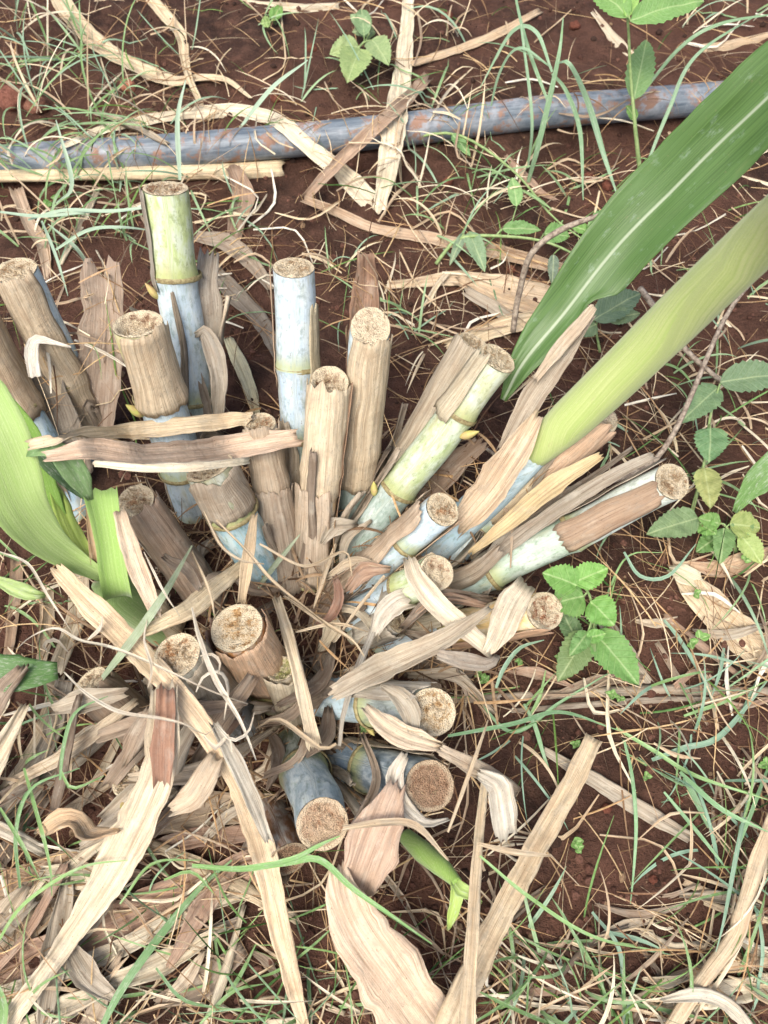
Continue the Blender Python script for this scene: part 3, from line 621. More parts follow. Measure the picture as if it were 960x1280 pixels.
cane('thick cane with dark hollow cut and dry sheath above a brown node', (172, 405, .165), (245, 640), 62, .5, [(190, 497), (215, 590)], [S(186, 178, 128), BLUE, BLUE], (S(128, 78, 50), .009), [(18, 170, .0, .36, S(198, 172, 134), .4, .8)], [(.38, -75, .017)])
cane('sheathed cane with waxy blue side leaning out at the far left', (20, 338, .155), (130, 570), 52, .5, [(96, 468)], [BLUE, BLUE], (S(190, 160, 118), .0012), [(-25, 150, .0, .8, S(188, 164, 130), .6, 0)])
cane('brown sheathed cane beyond the far left sheathed cane', (-42, 385, .15), (92, 640), 54, .5, [(28, 505)], [S(170, 150, 110), S(176, 206, 222), BLUE], (S(180, 140, 100), .0015), [(10, 200, .0, .47, S(176, 148, 112), .5, 1)])
cane('upright waxy blue-white cane with one twisted sheath band', (367, 335, .17), (378, 650), 52, .46, [(367, 457), (370, 545)], [S(176, 192, 200), S(172, 192, 206), BLUEG], (S(202, 170, 126), .001), [(60, 55, .12, .42, S(198, 178, 136), .6, 0), (-88, 30, .0, .42, S(176, 140, 104), .6, .5)])
cane('cane with bright white pith wrapped in a tan sheath', (463, 410, .16), (440, 665), 50, .84, [(448, 560)], [S(178, 196, 198), BLUEG], (S(232, 214, 184), .0006), [(35, 210, .02, .72, S(198, 174, 136), .3, .3)], fray=8, cream=1.)
cane('tan sheathed cane with a split hole low in its sheath', (412, 478, .14), (388, 735), 48, .74, [(397, 585)], [S(206, 182, 140), S(196, 170, 130)], (S(132, 90, 60), .007), [(-10, 240, .0, .5, S(214, 190, 152), .2, .2), (-30, 150, .46, .95, S(188, 164, 136), 2.2, 2), (95, 60, .0, .8, S(160, 118, 80), 1.5, .5)])
cane('thin short sheathed cane below the big folded dry leaf', (325, 530, .105), (365, 740), 40, .62, [(343, 600)], [S(184, 156, 120), S(168, 140, 110)], (S(170, 120, 80), .002), [(0, 200, .0, .5, S(180, 156, 126), .4, .3), (10, 170, .35, .97, S(170, 148, 124), 1.5, 2)])
cane('dead grey sheath stub standing against the green leaning cane', (592, 428, .12), (470, 640), 40, .4, [], [S(176, 158, 130)], (S(180, 150, 110), .003), [(0, 220, .0, .7, S(182, 164, 138), 1., .6)])
cane('green leaning cane with two nodes beside the broad green blade', (622, 448, .155), (428, 702), 50, .5, [(577, 516), (500, 612)], [S(190, 196, 160), S(176, 190, 146), BLUEG], (S(188, 160, 118), .001), [(-40, 70, .0, .26, S(196, 180, 146), .6, .4)], [(.285, 70, .016), (.66, -60, .014)])
cane('cane wrapped in a curled brown sheath in the right of the clump', (553, 637, .10), (420, 748), 45, .76, [(505, 675)], [S(184, 204, 214), BLUE], (S(192, 140, 88), .0012), [(-70, 150, .04, .95, S(190, 162, 130), 3.5, 2.5), (95, 80, .0, .8, S(180, 146, 110), .8, .3)])
cane('short cane with reddish pith and a leaf draped over its cut', (545, 716, .08), (430, 778), 46, .86, [(503, 738)], [S(176, 190, 140), S(184, 204, 214)], (S(186, 124, 84), .0025), [(-150, 90, .0, .9, S(200, 176, 140), .8, .5)], [(.55, 60, .012)])
cane('low tan cane with its pith torn by the weeds', (681, 764, .06), (470, 806), 48, .74, [(560, 800)], [S(222, 190, 130), BLUE], (S(186, 120, 82), .003), [(-70, 130, .45, .9, S(204, 188, 160), 1., 1.2), (75, 80, .0, .9, S(190, 140, 92), 1.5, 0)], withered=1)
cane('long leaning waxy cane with brown sheath pointing at the weeds', (840, 602, .105), (520, 760), 48, .62, [(715, 668), (615, 715)], [S(206, 216, 206), S(168, 186, 168), BLUEG], (S(204, 172, 128), .001), [(10, 95, .05, .40, S(164, 130, 96), .3, 0), (-85, 80, .0, .72, S(170, 154, 134), 2.2, 2)], fray=30)
cane('sheathed cane half hidden behind the pale green shoot', (752, 522, .12), (545, 705), 46, .6, [(690, 575), (600, 650)], [S(206, 170, 132), BLUE, BLUE], (S(206, 176, 130), .0012), [(20, 190, .0, .33, S(200, 158, 116), .8, .6), (20, 60, .35, .62, S(198, 176, 136), .5, .3)])
cane('waxy cane with a mildewed torn leaf over its broad cut', (540, 890, .10), (385, 868), 60, .92, [(467, 880)], [S(150, 160, 152), S(176, 198, 206)], (S(214, 170, 100), .0018), [(-60, 110, .0, .45, S(176, 164, 146), .8, 1.2)], [(.46, 95, .010)])
cane('dark blue-grey cane with reddish cut facing upward', (537, 982, .09), (415, 945), 62, .93, [(462, 960)], [S(110, 124, 132), S(128, 148, 166)], (S(150, 104, 76), .0008), [(-110, 120, .05, .8, S(190, 168, 138), 1.2, 1.)], fray=6, cream=.1)
cane('dark green-grey cane with clean reddish cut at the front of the clump', (403, 1030, .10), (368, 925), 66, .93, [(385, 965)], [S(140, 156, 162), S(110, 120, 100)], (S(200, 164, 132), .0006), [(150, 60, .1, .6, S(170, 144, 112), 1., .5)], fray=4, cream=.25)
cane('stout cane with orange-brown sheath and granular golden cut', (296, 785, .11), (352, 872), 68, .86, [(338, 845)], [S(190, 140, 88), S(140, 110, 90)], (S(214, 168, 98), .0016), [(10, 230, .015, .62, S(206, 160, 112), .5, .3), (-120, 80, .0, .6, S(150, 110, 84), 1., 1.5)], cream=1.)
cane('stout cane with ragged red-streaked pith among white curled fibres', (221, 820, .125), (310, 905), 62, .82, [(270, 868)], [S(176, 168, 150), S(130, 130, 124)], (S(196, 140, 84), .0028), [(40, 170, .0, .6, S(176, 160, 136), 1., 1.)], fray=34)
cane('brown sheathed stub under the folded dry leaf', (170, 626, .095), (268, 762), 46, .74, [(235, 710)], [S(172, 136, 108), S(150, 126, 104)], (S(190, 150, 110), .0018), [(20, 210, .02, .9, S(172, 142, 116), .5, .4), (-100, 60, .0, .4, S(190, 176, 156), 1., 1.)])
cane('sheathed cane with bright blue lower joint hidden under the folded leaf', (262, 585, .115), (338, 730), 62, .4, [(288, 640)], [S(160, 160, 130), S(150, 186, 196)], (S(150, 110, 80), .002), [(0, 190, .0, .30, S(170, 150, 126), .4, .5)])
cane('old dark weathered stub at the left of the clump', (112, 855, .06), (195, 925), 50, .5, [], [S(130, 112, 94)], (S(130, 92, 66), .003), [(0, 180, .0, .8, S(150, 124, 98), 1., .5)])
cane('old brown stub tucked under the front cane', (360, 1074, .05), (330, 1005), 52, .62, [], [S(130, 96, 70)], (S(136, 92, 64), .001), [(120, 120, .0, .8, S(160, 130, 96), .6, .3)], fray=6, cream=.05)
cane('rotten stub with a yellow bud in the heap', (158, 975, .055), (215, 1000), 42, .7, [], [S(150, 112, 80)], (S(150, 100, 70), .004), [(-90, 110, .0, .8, S(150, 92, 56), 1., 1.)], [(.1, -60, .014)])
cane('small tan sheath stub with a green bud at its mouth', (350, 836, .075), (372, 905), 38, .8, [], [S(190, 172, 140)], (S(150, 176, 80), .004), [(0, 300, .0, .8, S(196, 178, 146), .8, 1.)], [(.05, 180, .016)], fray=4)
cane('fibrous grey stub lying broken in the heart of the clump', (495, 775, .05), (440, 800), 34, .6, [], [S(176, 164, 148)], (S(186, 172, 150), .002), [(0, 200, .0, .7, S(186, 174, 156), 1., .8)], fray=26)

# ================================================================== green shoots
def stalk_tube(name, pts, wpx, color, parent, mat='pale', flat=.75, n=40, seg=16):
    path = catmull([at(*p) for p in pts], n); w = np.interp(np.linspace(0, 1, n), np.linspace(0, 1, len(wpx)), wpx)
    rad_ = np.array([px2m(a, p)/2 for a, p in zip(w, path)]); V, Fc, UV = tube_mesh(path, rad_, seg)
    return mesh_obj(name, V, Fc, M[mat], parent, UV, color), V, Fc
b0 = at(560, 690, .01); sh = empty('green_shoot', b0)
tag(sh, 'tall pale green shoot with a broad dark green blade rising past the canes', 'shoot')
o, V, Fc = stalk_tube('stalk', [(664, 570, .10), (715, 523, .135), (778, 464, .18), (845, 399, .23), (910, 337, .28), (975, 277, .325), (1070, 195, .39), (1150, 130, .44)], [38, 54, 60, 65, 71, 78, 82, 70], S(196, 208, 140), sh)
V[:, 2] = V[:, 2]
# older sheath the shoot grows out of, and its blue joint
o, _, _ = stalk_tube('joint', [(520, 705, .0), (560, 668, .03), (610, 622, .065), (672, 564, .105)], [44, 46, 46, 36], S(178, 206, 216), sh, 'cane')
leaf('sheath', '', [(575, 655, .06), (605, 622, .082), (636, 578, .112), (655, 548, .125), (672, 520, .13)], [28, 40, 42, 34, 14], S(206, 176, 138), parent=sh, curl=2.0, ends=('torn', 'torn'))
leaf('sheath', '', [(590, 690, .05), (640, 650, .075), (690, 608, .105), (750, 570, .12)], [8, 22, 26, 10], S(198, 170, 110), parent=sh, curl=1.6)
leaf('sheath', '', [(632, 560, .10), (662, 505, .12), (698, 452, .135), (738, 395, .15)], [18, 30, 26, 10], S(176, 158, 136), parent=sh, curl=1.7)
blade = leaf('leaf_blade', '', [(629, 500, .105), (655, 452, .125), (705, 392, .15), (770, 310, .185), (850, 228, .225), (930, 150, .265), (1020, 70, .31), (1120, 20, .37), (1180, 60, .43), (1150, 130, .44)], [8, 54, 78, 92, 99, 102, 102, 98, 80, 50], S(85, 130, 60), mat='bigleaf', parent=sh, curl=.55, fold=.16, wav=.0008, edge=.015, ends=('none', 'none'), nc=17, step=.005, thick=.0004)
for vt in blade.data.vertices:          # a bitten notch in the lower margin
    p = np.array(vt.co); dz = depth(p); pu, pv = 480+F*np.dot(p-CAM, RT)/dz, 640-F*np.dot(p-CAM, UP)/dz
    d_ = math.hypot(pu-758, pv-398)
    if d_ < 34:
        k = (34-d_)*.8*dz/F; vt.co = tuple(p-RT*k*.75+UP*k*.62)
leaf('leaf_edge', '', [(742, 384, .165), (728, 402, .158), (702, 432, .148), (670, 474, .136)], [10, 18, 16, 8], S(190, 168, 140), parent=sh, curl=1.4, wav=.0015)

# left shoot with a folded blade and a bitten stub
b1 = at(175, 770, .02); ls = empty('green_shoot', b1)
tag(ls, 'bitten pale green shoot with curved blades at the left of the clump', 'shoot')
stalk_tube('stem', [(205, 790, .01), (178, 765, .045), (150, 742, .075), (128, 722, .088)], [40, 46, 50, 36], S(150, 176, 112), ls)
leaf('leaf_blade', '', [(128, 720, .095), (95, 702, .105), (58, 675, .13), (27, 635, .16), (6, 585, .185), (-18, 530, .205), (-60, 450, .215)], [16, 34, 56, 76, 86, 84, 50], S(172, 194, 128), mat='pale', parent=ls, curl=.9, wav=.0005, edge=.01, ends=('none', 'none'), nc=13)
leaf('leaf_blade', '', [(126, 716, .09), (95, 690, .095), (72, 650, .105), (55, 600, .12), (38, 545, .13), (10, 500, .14)], [12, 26, 28, 28, 26, 14], S(140, 176, 84), mat='pale', parent=ls, curl=1.2, ends=('none', 'none'))
leaf('leaf_blade', '', [(34, 566, .19), (60, 560, .20), (84, 578, .19), (100, 600, .175), (113, 624, .155)], [12, 26, 32, 28, 8], S(128, 168, 100), mat='green', parent=ls, curl=1.0, ends=('none', 'none'))
leaf('leaf_blade', '', [(34, 548, .15), (58, 580, .14), (84, 605, .134), (112, 626, .126)], [10, 14, 12, 6], S(88, 128, 66), mat='green', parent=ls, curl=1.)
leaf('bitten_sheath', '', [(150, 745, .09), (143, 712, .105), (138, 678, .118), (132, 645, .128), (127, 616, .135)], [34, 34, 32, 36, 40], S(166, 196, 118), mat='pale', parent=ls, curl=2.6, tear=.2, ends=('none', 'torn'), wav=.0005, edge=.02)
leaf('leaf_blade', '', [(118, 712, .095), (92, 668, .105), (76, 630, .11), (60, 592, .115)], [16, 22, 20, 8], S(186, 204, 110), mat='pale', parent=ls, curl=1.2)
leaf('dry_edge', '', [(120, 700, .10), (114, 665, .112), (110, 635, .122)], [12, 10, 6], S(176, 140, 84), parent=ls, curl=1.4)
leaf('sheath', '', [(128, 724, .088), (160, 750, .072), (190, 772, .05), (222, 795, .02)], [30, 46, 50, 40], S(196, 172, 130), parent=ls, curl=-2.4, roll=.2, nrm=(.1, -.6, .5))
# cut leaf at the left edge
leaf('green_leaf', 'broad dark green leaf end lying beside the old dark stub', [(-90, 826, .09), (-30, 836, .085), (30, 842, .078), (72, 838, .07)], [40, 46, 44, 22], S(92, 138, 62), 'leaf', mat='green', curl=.5, ends=('none', 'none'))
leaf('green_leaf', 'pale torn green leaf scrap under the bitten shoot', [(-10, 722, .05), (18, 735, .05), (38, 742, .05), (56, 744, .045)], [10, 18, 20, 6], S(170, 196, 108), 'leaf', mat='green', curl=.7)
leaf('green_leaf', 'smooth mid green leaf tip hanging over the weeds at the right', [(1010, 548, .13), (965, 585, .115), (938, 612, .10), (918, 640, .085)], [26, 36, 30, 5], S(104, 150, 62), 'leaf', mat='green', curl=.7, ends=('none', 'none'))
# young shoot growing out of the front
b2 = at(512, 1050, .015); ys_ = empty('young_shoot', b2); tag(ys_, 'small pale green sprout with two young leaves at the front of the clump', 'shoot')
stalk_tube('stem', [(508, 1046, .012), (530, 1066, .03), (552, 1084, .045), (572, 1104, .055)], [20, 26, 24, 14], S(150, 180, 98), ys_)
leaf('leaf_blade', '', [(568, 1100, .055), (576, 1112, .06), (590, 1118, .06), (602, 1128, .055)], [10, 18, 14, 3], S(176, 206, 92), mat='green', parent=ys_, curl=1.2)
leaf('leaf_blade', '', [(568, 1100, .055), (572, 1120, .055), (566, 1142, .048), (560, 1162, .04)], [10, 16, 13, 3], S(176, 204, 84), mat='green', parent=ys_, curl=1.2)

# ================================================================== dead leaves lying over the canes
LOOK = [('pale straw', S(206, 188, 156)), ('buff', S(190, 168, 138)), ('grey', S(172, 156, 134)), ('brown', S(154, 130, 106)), ('reddish brown', S(166, 128, 98)), ('dark brown', S(118, 98, 80))]
def look(wd):
    w_, col_ = random.choice(LOOK); return ('broad ' if wd > 24 else 'medium ' if wd > 15 else 'narrow ')+w_, col_
def gap_spot(cu, cv, ru, rv, zmax):
    for _ in range(60):
        a = random.uniform(0, 6.283); q = random.random()**.6; u, v = cu+ru*q*math.cos(a), cv+rv*q*math.sin(a)
        if hit_z(u, v) < zmax: return u, v, a
    return u, v, a
for i in range(60):
    u, v, a = gap_spot(385, 740, 230, 220, .055); a2 = a+random.gauss(0, .5); L = random.uniform(45, 120)
    if u > 600 and v > 640 or max(hit_z(u+L*k*math.cos(a2+.3*k), v+L*k*math.sin(a2+.3*k)) for k in (.25, .5, .75, 1.)) > .065: continue
    wd = random.uniform(8, 26); wo, co = look(wd)
    leaf('dry_leaf_scrap', wo+' withered leaf piece wedged between the cane bases', [(u, v), (u+L*.5*math.cos(a2), v+L*.5*math.sin(a2)), (u+L*math.cos(a2+.4), v+L*math.sin(a2+.4))],
         [random.uniform(5, 12), wd, random.uniform(3, 12)], co, group=wo+' leaf pieces between the cane bases', curl=random.uniform(1., 2.2), twist=random.uniform(-.7, .7), wav=.0022, edge=.16, lift=.002, bend=14, raster=i % 3 == 0)
for i in range(34):
    u, v = random.uniform(-40, 300), random.uniform(860, 1270); a = R(random.gauss(-35, 28)); L = random.uniform(70, 200)
    wd = random.uniform(12, 36); wo, co = look(wd)
    leaf('heap_leaf', wo+' leaf strip buried in the heap of dead leaves', [(u-L*.5*math.cos(a), v-L*.5*math.sin(a)), (u, v+random.gauss(0, 8)), (u+L*.5*math.cos(a), v+L*.5*math.sin(a))],
         [random.uniform(6, 16), wd, random.uniform(4, 18)], co, group=wo+' leaf strips in the heap', curl=random.uniform(.8, 2.2), twist=random.uniform(-.6, .6), wav=.0018, edge=.12, lift=.002, bend=8)
for i in range(46):
    u, v = random.choice([(random.uniform(0, 960), random.uniform(0, 460)), (random.uniform(620, 960), random.uniform(560, 1280)), (random.uniform(300, 960), random.uniform(1100, 1280))]); a = random.gauss(0, .7); L = random.uniform(40, 130)
    if max(hit_z(u+k*L*math.cos(a), v+k*L*math.sin(a)) for k in (-.5, -.25, 0, .25, .5)) > .04: continue
    wo, co = random.choice(LOOK)
    leaf('dry_leaf_strip', wo+' strip of dead leaf lying loose on the red soil', [(u-L*.5*math.cos(a), v-L*.5*math.sin(a)), (u, v+random.gauss(0, 8)), (u+L*.5*math.cos(a), v+L*.5*math.sin(a))],
         [random.uniform(3, 8), random.uniform(7, 16), random.uniform(2, 8)], co, group=wo+' loose leaf strips', curl=random.uniform(.8, 2.2), twist=random.uniform(-.6, .6), wav=.0015, edge=.12, lift=.001, bend=10)
leaf(D, 'long flat tan leaf lying across the stubs above the folded brown leaf', [(38, 556), (90, 546), (160, 540), (240, 531), (312, 524)], [14, 22, 24, 22, 18], S(208, 182, 140), curl=.7, bend=4)
leaf(D, 'big folded dry leaf with brown inside lying across the stubs', [(60, 572), (110, 566), (180, 572), (240, 570), (300, 560), (372, 548)], [16, 34, 42, 42, 36, 24], S(206, 172, 140), curl=1.5, roll=.25, bend=4, wav=.0016)
leaf(D, 'pale edge of the folded leaf under its brown inside', [(120, 580), (190, 585), (250, 583), (310, 576)], [8, 12, 14, 8], PALE, curl=.6, bend=4)
leaf(D, 'straw leaf bending up beside the brown sheathed stub', [(150, 640), (165, 690), (180, 730), (195, 765)], [16, 24, 24, 16], S(214, 184, 150), curl=1., bend=4)
leaf(D, 'grey withered leaf hanging between the tall cane and the waxy cane', [(262, 322, .13), (258, 360, .125), (262, 410, .10), (252, 470, .07), (258, 520, .04)], [24, 34, 36, 30, 22], S(158, 144, 128), curl=1.6, wav=.002)
leaf(D, 'folded grey leaf tip hooked beside the hanging withered leaf', [(248, 420, .11), (256, 415, .115), (268, 440, .11), (275, 480, .09), (272, 530, .05)], [14, 24, 24, 18, 12], S(176, 162, 144), curl=1.4, wav=.0018)
leaf(D, 'dark ribbed leaf hanging behind the dark hollow cane', [(232, 440, .09), (240, 480, .075), (250, 525, .05), (262, 570, .03)], [20, 34, 36, 24], S(140, 124, 108), curl=1.3, wav=.002)
leaf(D, 'small white curled leaf tip on the far left cane', [(44, 470), (40, 440), (46, 425), (66, 428), (88, 434)], [16, 18, 14, 6, 3], S(214, 206, 194), curl=1.2)
leaf(D, 'long straw leaf running down over the clump to the front soil', [(72, 712), (105, 748), (140, 782), (185, 828), (225, 872), (262, 920), (295, 975), (318, 1030), (335, 1090), (350, 1160), (366, 1230), (385, 1300)], [16, 30, 30, 28, 27, 26, 28, 32, 30, 26, 20, 12], S(220, 188, 142), curl=.8, bend=5)
leaf(D, 'frayed grey leaf lying beside the long straw leaf', [(268, 905), (295, 955), (318, 1005), (335, 1050)], [10, 20, 20, 10], S(176, 166, 150), curl=1.2, wav=.002)
leaf('dry_sheath', 'long pale sheath with brown inner base lying down the heap', [(206, 868), (205, 905), (203, 950), (185, 1000), (150, 1072), (105, 1145), (60, 1210), (10, 1280), (-30, 1330)], [34, 40, 46, 54, 40, 26, 24, 22, 16], S(214, 194, 160), curl=1.2, bend=5)
leaf(D, 'brown inner leaf base lying in the pale sheath', [(207, 865), (206, 900), (204, 935), (203, 975)], [22, 26, 30, 20], S(158, 104, 66), curl=1., lift=.004)
leaf(D, 'tan round-ended leaf piece beside the brown inner base', [(268, 950), (255, 975), (240, 998), (215, 1012)], [20, 34, 34, 14], S(190, 166, 134), curl=1.)
leaf(D, 'twisted orange-brown leaf curl in the heap', [(50, 1042), (78, 1024), (98, 1026), (112, 1045), (148, 1040)], [10, 28, 22, 30, 10], S(196, 158, 108), curl=1.6, twist=1.)
leaf(D, 'dry grey leaf strip ending by the orange-brown curl', [(-30, 1022), (10, 1040), (40, 1056), (58, 1066)], [14, 16, 15, 12], S(196, 182, 160), curl=1.4)
leaf(D, 'tan narrow leaf stretching across the cut stubs toward the folded leaf', [(178, 792), (205, 778), (240, 760), (275, 730), (312, 700)], [10, 20, 26, 22, 10], S(212, 188, 144), curl=.8, bend=5)
leaf(D, 'straight tan strip standing between the short sheathed canes', [(318, 645), (312, 685), (306, 720), (302, 752)], [8, 16, 15, 10], S(192, 164, 122), curl=.7, bend=4)
leaf(D, 'straight pale strip leaning over the heart of the clump', [(346, 748), (362, 800), (376, 855), (392, 930)], [12, 15, 16, 18], S(204, 182, 146), curl=.5, bend=4)
leaf(D, 'thin dark-striped strip crossing the heart of the clump', [(482, 742), (466, 790), (448, 835), (430, 890), (424, 932)], [14, 8, 9, 7, 4], S(170, 162, 150), curl=1.2, bend=4)
leaf(D, 'frayed white sheath mouth beside the short cane', [(470, 790), (480, 768), (496, 752), (508, 748)], [10, 22, 28, 26], S(196, 186, 170), curl=1.6, wav=.002)
leaf(D, 'folded pale leaf draped from the reddish short cane', [(512, 700), (522, 725), (545, 755), (580, 785), (612, 812)], [16, 30, 28, 24, 20], S(218, 200, 170), curl=.9, bend=4, lift=.004)
leaf(D, 'upper half of the folded pale leaf turned up by the low cane', [(612, 812), (626, 785), (640, 755), (656, 732)], [16, 34, 36, 26], S(214, 196, 166), curl=.8, bend=4, lift=.004)
leaf(D, 'broad dry leaf sweeping under the low cane', [(418, 866), (462, 842), (510, 820), (560, 796), (612, 760)], [18, 34, 32, 22, 8], S(180, 162, 136), curl=1.7, bend=5)
leaf(D, 'dry grey leaf flap below the broad sweeping leaf', [(548, 818), (580, 826), (610, 830), (622, 820)], [12, 20, 20, 8], S(170, 154, 136), curl=.9)
leaf(D, 'torn mildewed leaf hanging over the waxy broad cane', [(478, 858), (500, 870), (514, 890), (518, 915)], [8, 26, 26, 12], S(176, 162, 140), curl=1., bend=4, wav=.002)
leaf(D, 'peeling tan leaf flap under the mildewed cut', [(458, 884), (480, 905), (510, 922), (552, 934)], [10, 30, 28, 10], S(206, 182, 150), curl=1., bend=4, wav=.002)
leaf(D, 'white torn leaf band round the dark blue cane', [(506, 945), (494, 970), (500, 1000), (530, 1028), (560, 1024)], [12, 22, 22, 12, 4], S(214, 204, 188), curl=1.2, bend=4, wav=.002)
leaf(D, 'dry brown strip behind the dark blue cane', [(552, 938), (585, 955), (612, 970), (645, 990)], [14, 22, 24, 16], S(184, 160, 130), curl=1.1)
leaf(D, 'pale square leaf scrap with torn end by the thin brown strip', [(600, 968), (622, 982), (628, 1012), (632, 1042)], [12, 32, 34, 28], S(200, 190, 172), curl=.8, wav=.0016)
leaf(D, 'brown flat leaf base below the dark blue cane', [(496, 985), (482, 1020), (466, 1060), (448, 1110)], [22, 56, 70, 40], S(190, 154, 124), curl=.8, wav=.0012, bend=5)
leaf(D, 'broad pale pink-tan leaf reaching down to the front soil', [(424, 1085), (430, 1120), (450, 1165), (490, 1222), (545, 1300)], [22, 62, 80, 86, 80], S(218, 184, 148), curl=.8, wav=.0008, bend=5)
leaf(D, 'long flat straw strip lying across the dark soil at the front', [(742, 922, .02), (712, 985, .025), (670, 1060, .032), (620, 1155, .042), (575, 1250, .055), (545, 1320, .06)], [22, 27, 28, 30, 34, 36], S(206, 178, 134), curl=.6, ends=('none', 'none'))
leaf(D, 'narrow straw strip rising over the flat straw strip', [(608, 962, .035), (600, 1030, .05), (594, 1110, .064), (588, 1200, .078), (580, 1310, .09)], [8, 13, 15, 18, 24], S(218, 192, 150), curl=.5, roll=.1, ends=('none', 'none'))
leaf('dry_stalk', 'tan jointed stalk slanting down at the right of the dark soil', [(985, 985, .03), (955, 1060, .035), (930, 1140, .035), (920, 1172, .03), (880, 1225, .025), (830, 1300, .02)], [16, 18, 20, 22, 18, 18], S(204, 176, 134), cat='dry stalk', curl=-2.4)
leaf(D, 'pale curled leaf on the jointed stalk', [(828, 1250), (860, 1244), (890, 1246), (918, 1262), (940, 1290)], [6, 15, 18, 18, 12], S(200, 188, 168), curl=1.2, bend=5)
leaf(D, 'pale fan-shaped dry leaf by the spotted leaf', [(838, 712), (850, 716), (868, 724)], [8, 26, 20], S(216, 204, 168), curl=.8)
leaf(D, 'grey narrow leaf along the top of the long leaning cane', [(815, 570, .115), (760, 598, .105), (700, 635, .085), (640, 678, .06), (600, 712, .04)], [10, 18, 20, 18, 12], S(160, 146, 128), curl=1.3)
leaf(D, 'thin dark strip above the long leaning cane', [(790, 560, .10), (735, 600, .09), (670, 640, .07), (610, 690, .045)], [5, 9, 9, 6], S(120, 104, 88), curl=1.2)
leaf(D, 'grey pointed leaf standing below the pale green shoot', [(648, 640, .07), (630, 680, .055), (612, 712, .04), (600, 742, .025)], [8, 24, 28, 20], S(150, 138, 122), curl=1.3)
leaf(D, 'brown twisted leaf in the dark heart of the clump', [(418, 720), (424, 745), (415, 770), (395, 782)], [6, 14, 14, 5], S(150, 104, 76), curl=1.6, lift=.006)
leaf(D, 'grey withered scrap beside the brown sheathed stub', [(205, 695), (218, 705), (235, 712), (248, 735)], [8, 16, 14, 8], S(140, 120, 102), curl=1.4)
# grey climbing dead stem by the blade
def twig(label, pts, wpx, name='dry_twig', mat='twig', cat='twig', n=36, group=None):
    path = lay_path(pts, n, .002, 6.); w = np.interp(np.linspace(0, 1, n), np.linspace(0, 1, len(wpx)), wpx)
    V, Fc, UV = tube_mesh(path, np.array([px2m(a, p)/2 for a, p in zip(w, path)]), 7); hf_add(V, Fc)
    return tag(mesh_obj(name, V, Fc, M[mat], None, UV), label, cat, group)
twig('grey twisted dead stem hooking up beside the broad green blade', [(641, 415, .02), (648, 370, .05), (664, 318, .09), (700, 288, .11), (752, 268, .13)], [7, 8, 8, 8, 6])
twig('thin brown bent twig behind the upper weeds', [(600, 556, .02), (690, 610, .03), (790, 592, .05), (840, 545, .07), (905, 400, .10), (950, 340, .10)], [4, 6, 7, 7, 6, 5])
twig('thin pale dead stem hanging between the broad blade and the weeds', [(800, 360, .05), (830, 400, .05), (860, 440, .04), (905, 480, .03)], [8, 8, 7, 6])

# ================================================================== weeds
def weed_leaf(parent, b, t, wpx, color, serr=.12, cup=.35, droop=.0, nr=22, name='leaf'):
    A, Bp = at(*b), at(*t); Lm = np.linalg.norm(Bp-A); w = px2m(wpx, (A+Bp)/2); mid = (A+Bp)/2+np.array([0, 0, droop*Lm+.08*Lm])
    ts = np.linspace(0, 1, nr); path = np.array([(1-q)**2*A+2*q*(1-q)*mid+q*q*Bp for q in ts])
    T = unit(np.gradient(path, axis=0)); N0 = unit(np.array([0, 0, 1.])*.5+unit(CAM-path[0])*.6); Lt = unit(np.cross(T, N0)); N = np.cross(Lt, T); N = np.where((N@N0)[:, None] < 0, -N, N)
    cols = np.linspace(-1, 1, 9); V, UV = [], []; sd = random.random()*50
    for i, q in enumerate(ts):
        hw = w/2*(math.sin(math.pi*q**.72)**.75 if 0 < q < 1 else .03); hw *= 1+serr*((i % 2)*2-1)*(.2 < q < .97)*.6
        for c in cols:
            zz = cup*abs(c)*hw+.0012*nz(c*2+sd, q*5)*2
            V.append(path[i]+Lt[i]*c*hw+N[i]*zz); UV.append((c*hw, q*Lm))
    return mesh_obj(name, np.array(V), grid_faces(nr, 9), M['weed'], parent, np.array(UV), color)
def weed(label, stem, leaves, sw=5, name='broadleaf_weed', group=None, scol=None):
    B = at(*stem[0]); r = empty(name, B); tag(r, label, 'weed', group)
    path = catmull([at(*p) for p in stem], 16); V, Fc, UV = tube_mesh(path, [px2m(sw, p)/2*(1-.5*i/16) for i, p in enumerate(path)], 7); mesh_obj('stem', V, Fc, M['stem'], r, UV)
    for lf in leaves:
        o_ = weed_leaf(r, *lf)
        A = at(*lf[0]); d = np.linalg.norm(path-A, axis=1); q = path[np.argmin(d)]
        if d.min() > .003:
            V, Fc, UV = tube_mesh(catmull([q, (q+A)/2+np.array([0, 0, .001]), A], 6), .0007, 5); mesh_obj('leaf_stalk', V, Fc, M['stem'], r, UV)
    return r
WG, WB, WD = S(120, 172, 74), S(126, 160, 112), S(98, 142, 66)
weed('bright green toothed weed growing beside the low tan cane', [(745, 800, .0), (742, 770, .03), (736, 742, .055), (722, 728, .07)],
     [((722, 732, .07), (678, 716, .072), 38, S(116, 170, 70)), ((718, 728, .07), (760, 710, .075), 34, S(128, 186, 74)), ((730, 745, .055), (690, 755, .05), 48, S(112, 160, 74)), ((738, 752, .05), (768, 782, .052), 40, S(118, 176, 72)),
      ((742, 790, .03), (798, 856, .03), 46, S(112, 164, 76)), ((735, 790, .03), (697, 852, .025), 40, S(124, 150, 92)), ((735, 790, .035), (712, 820, .035), 22, S(112, 158, 84)), ((733, 798, .035), (758, 792, .04), 18, S(120, 176, 78)), ((720, 800, .02), (700, 760, .02), 26, S(108, 140, 92))])
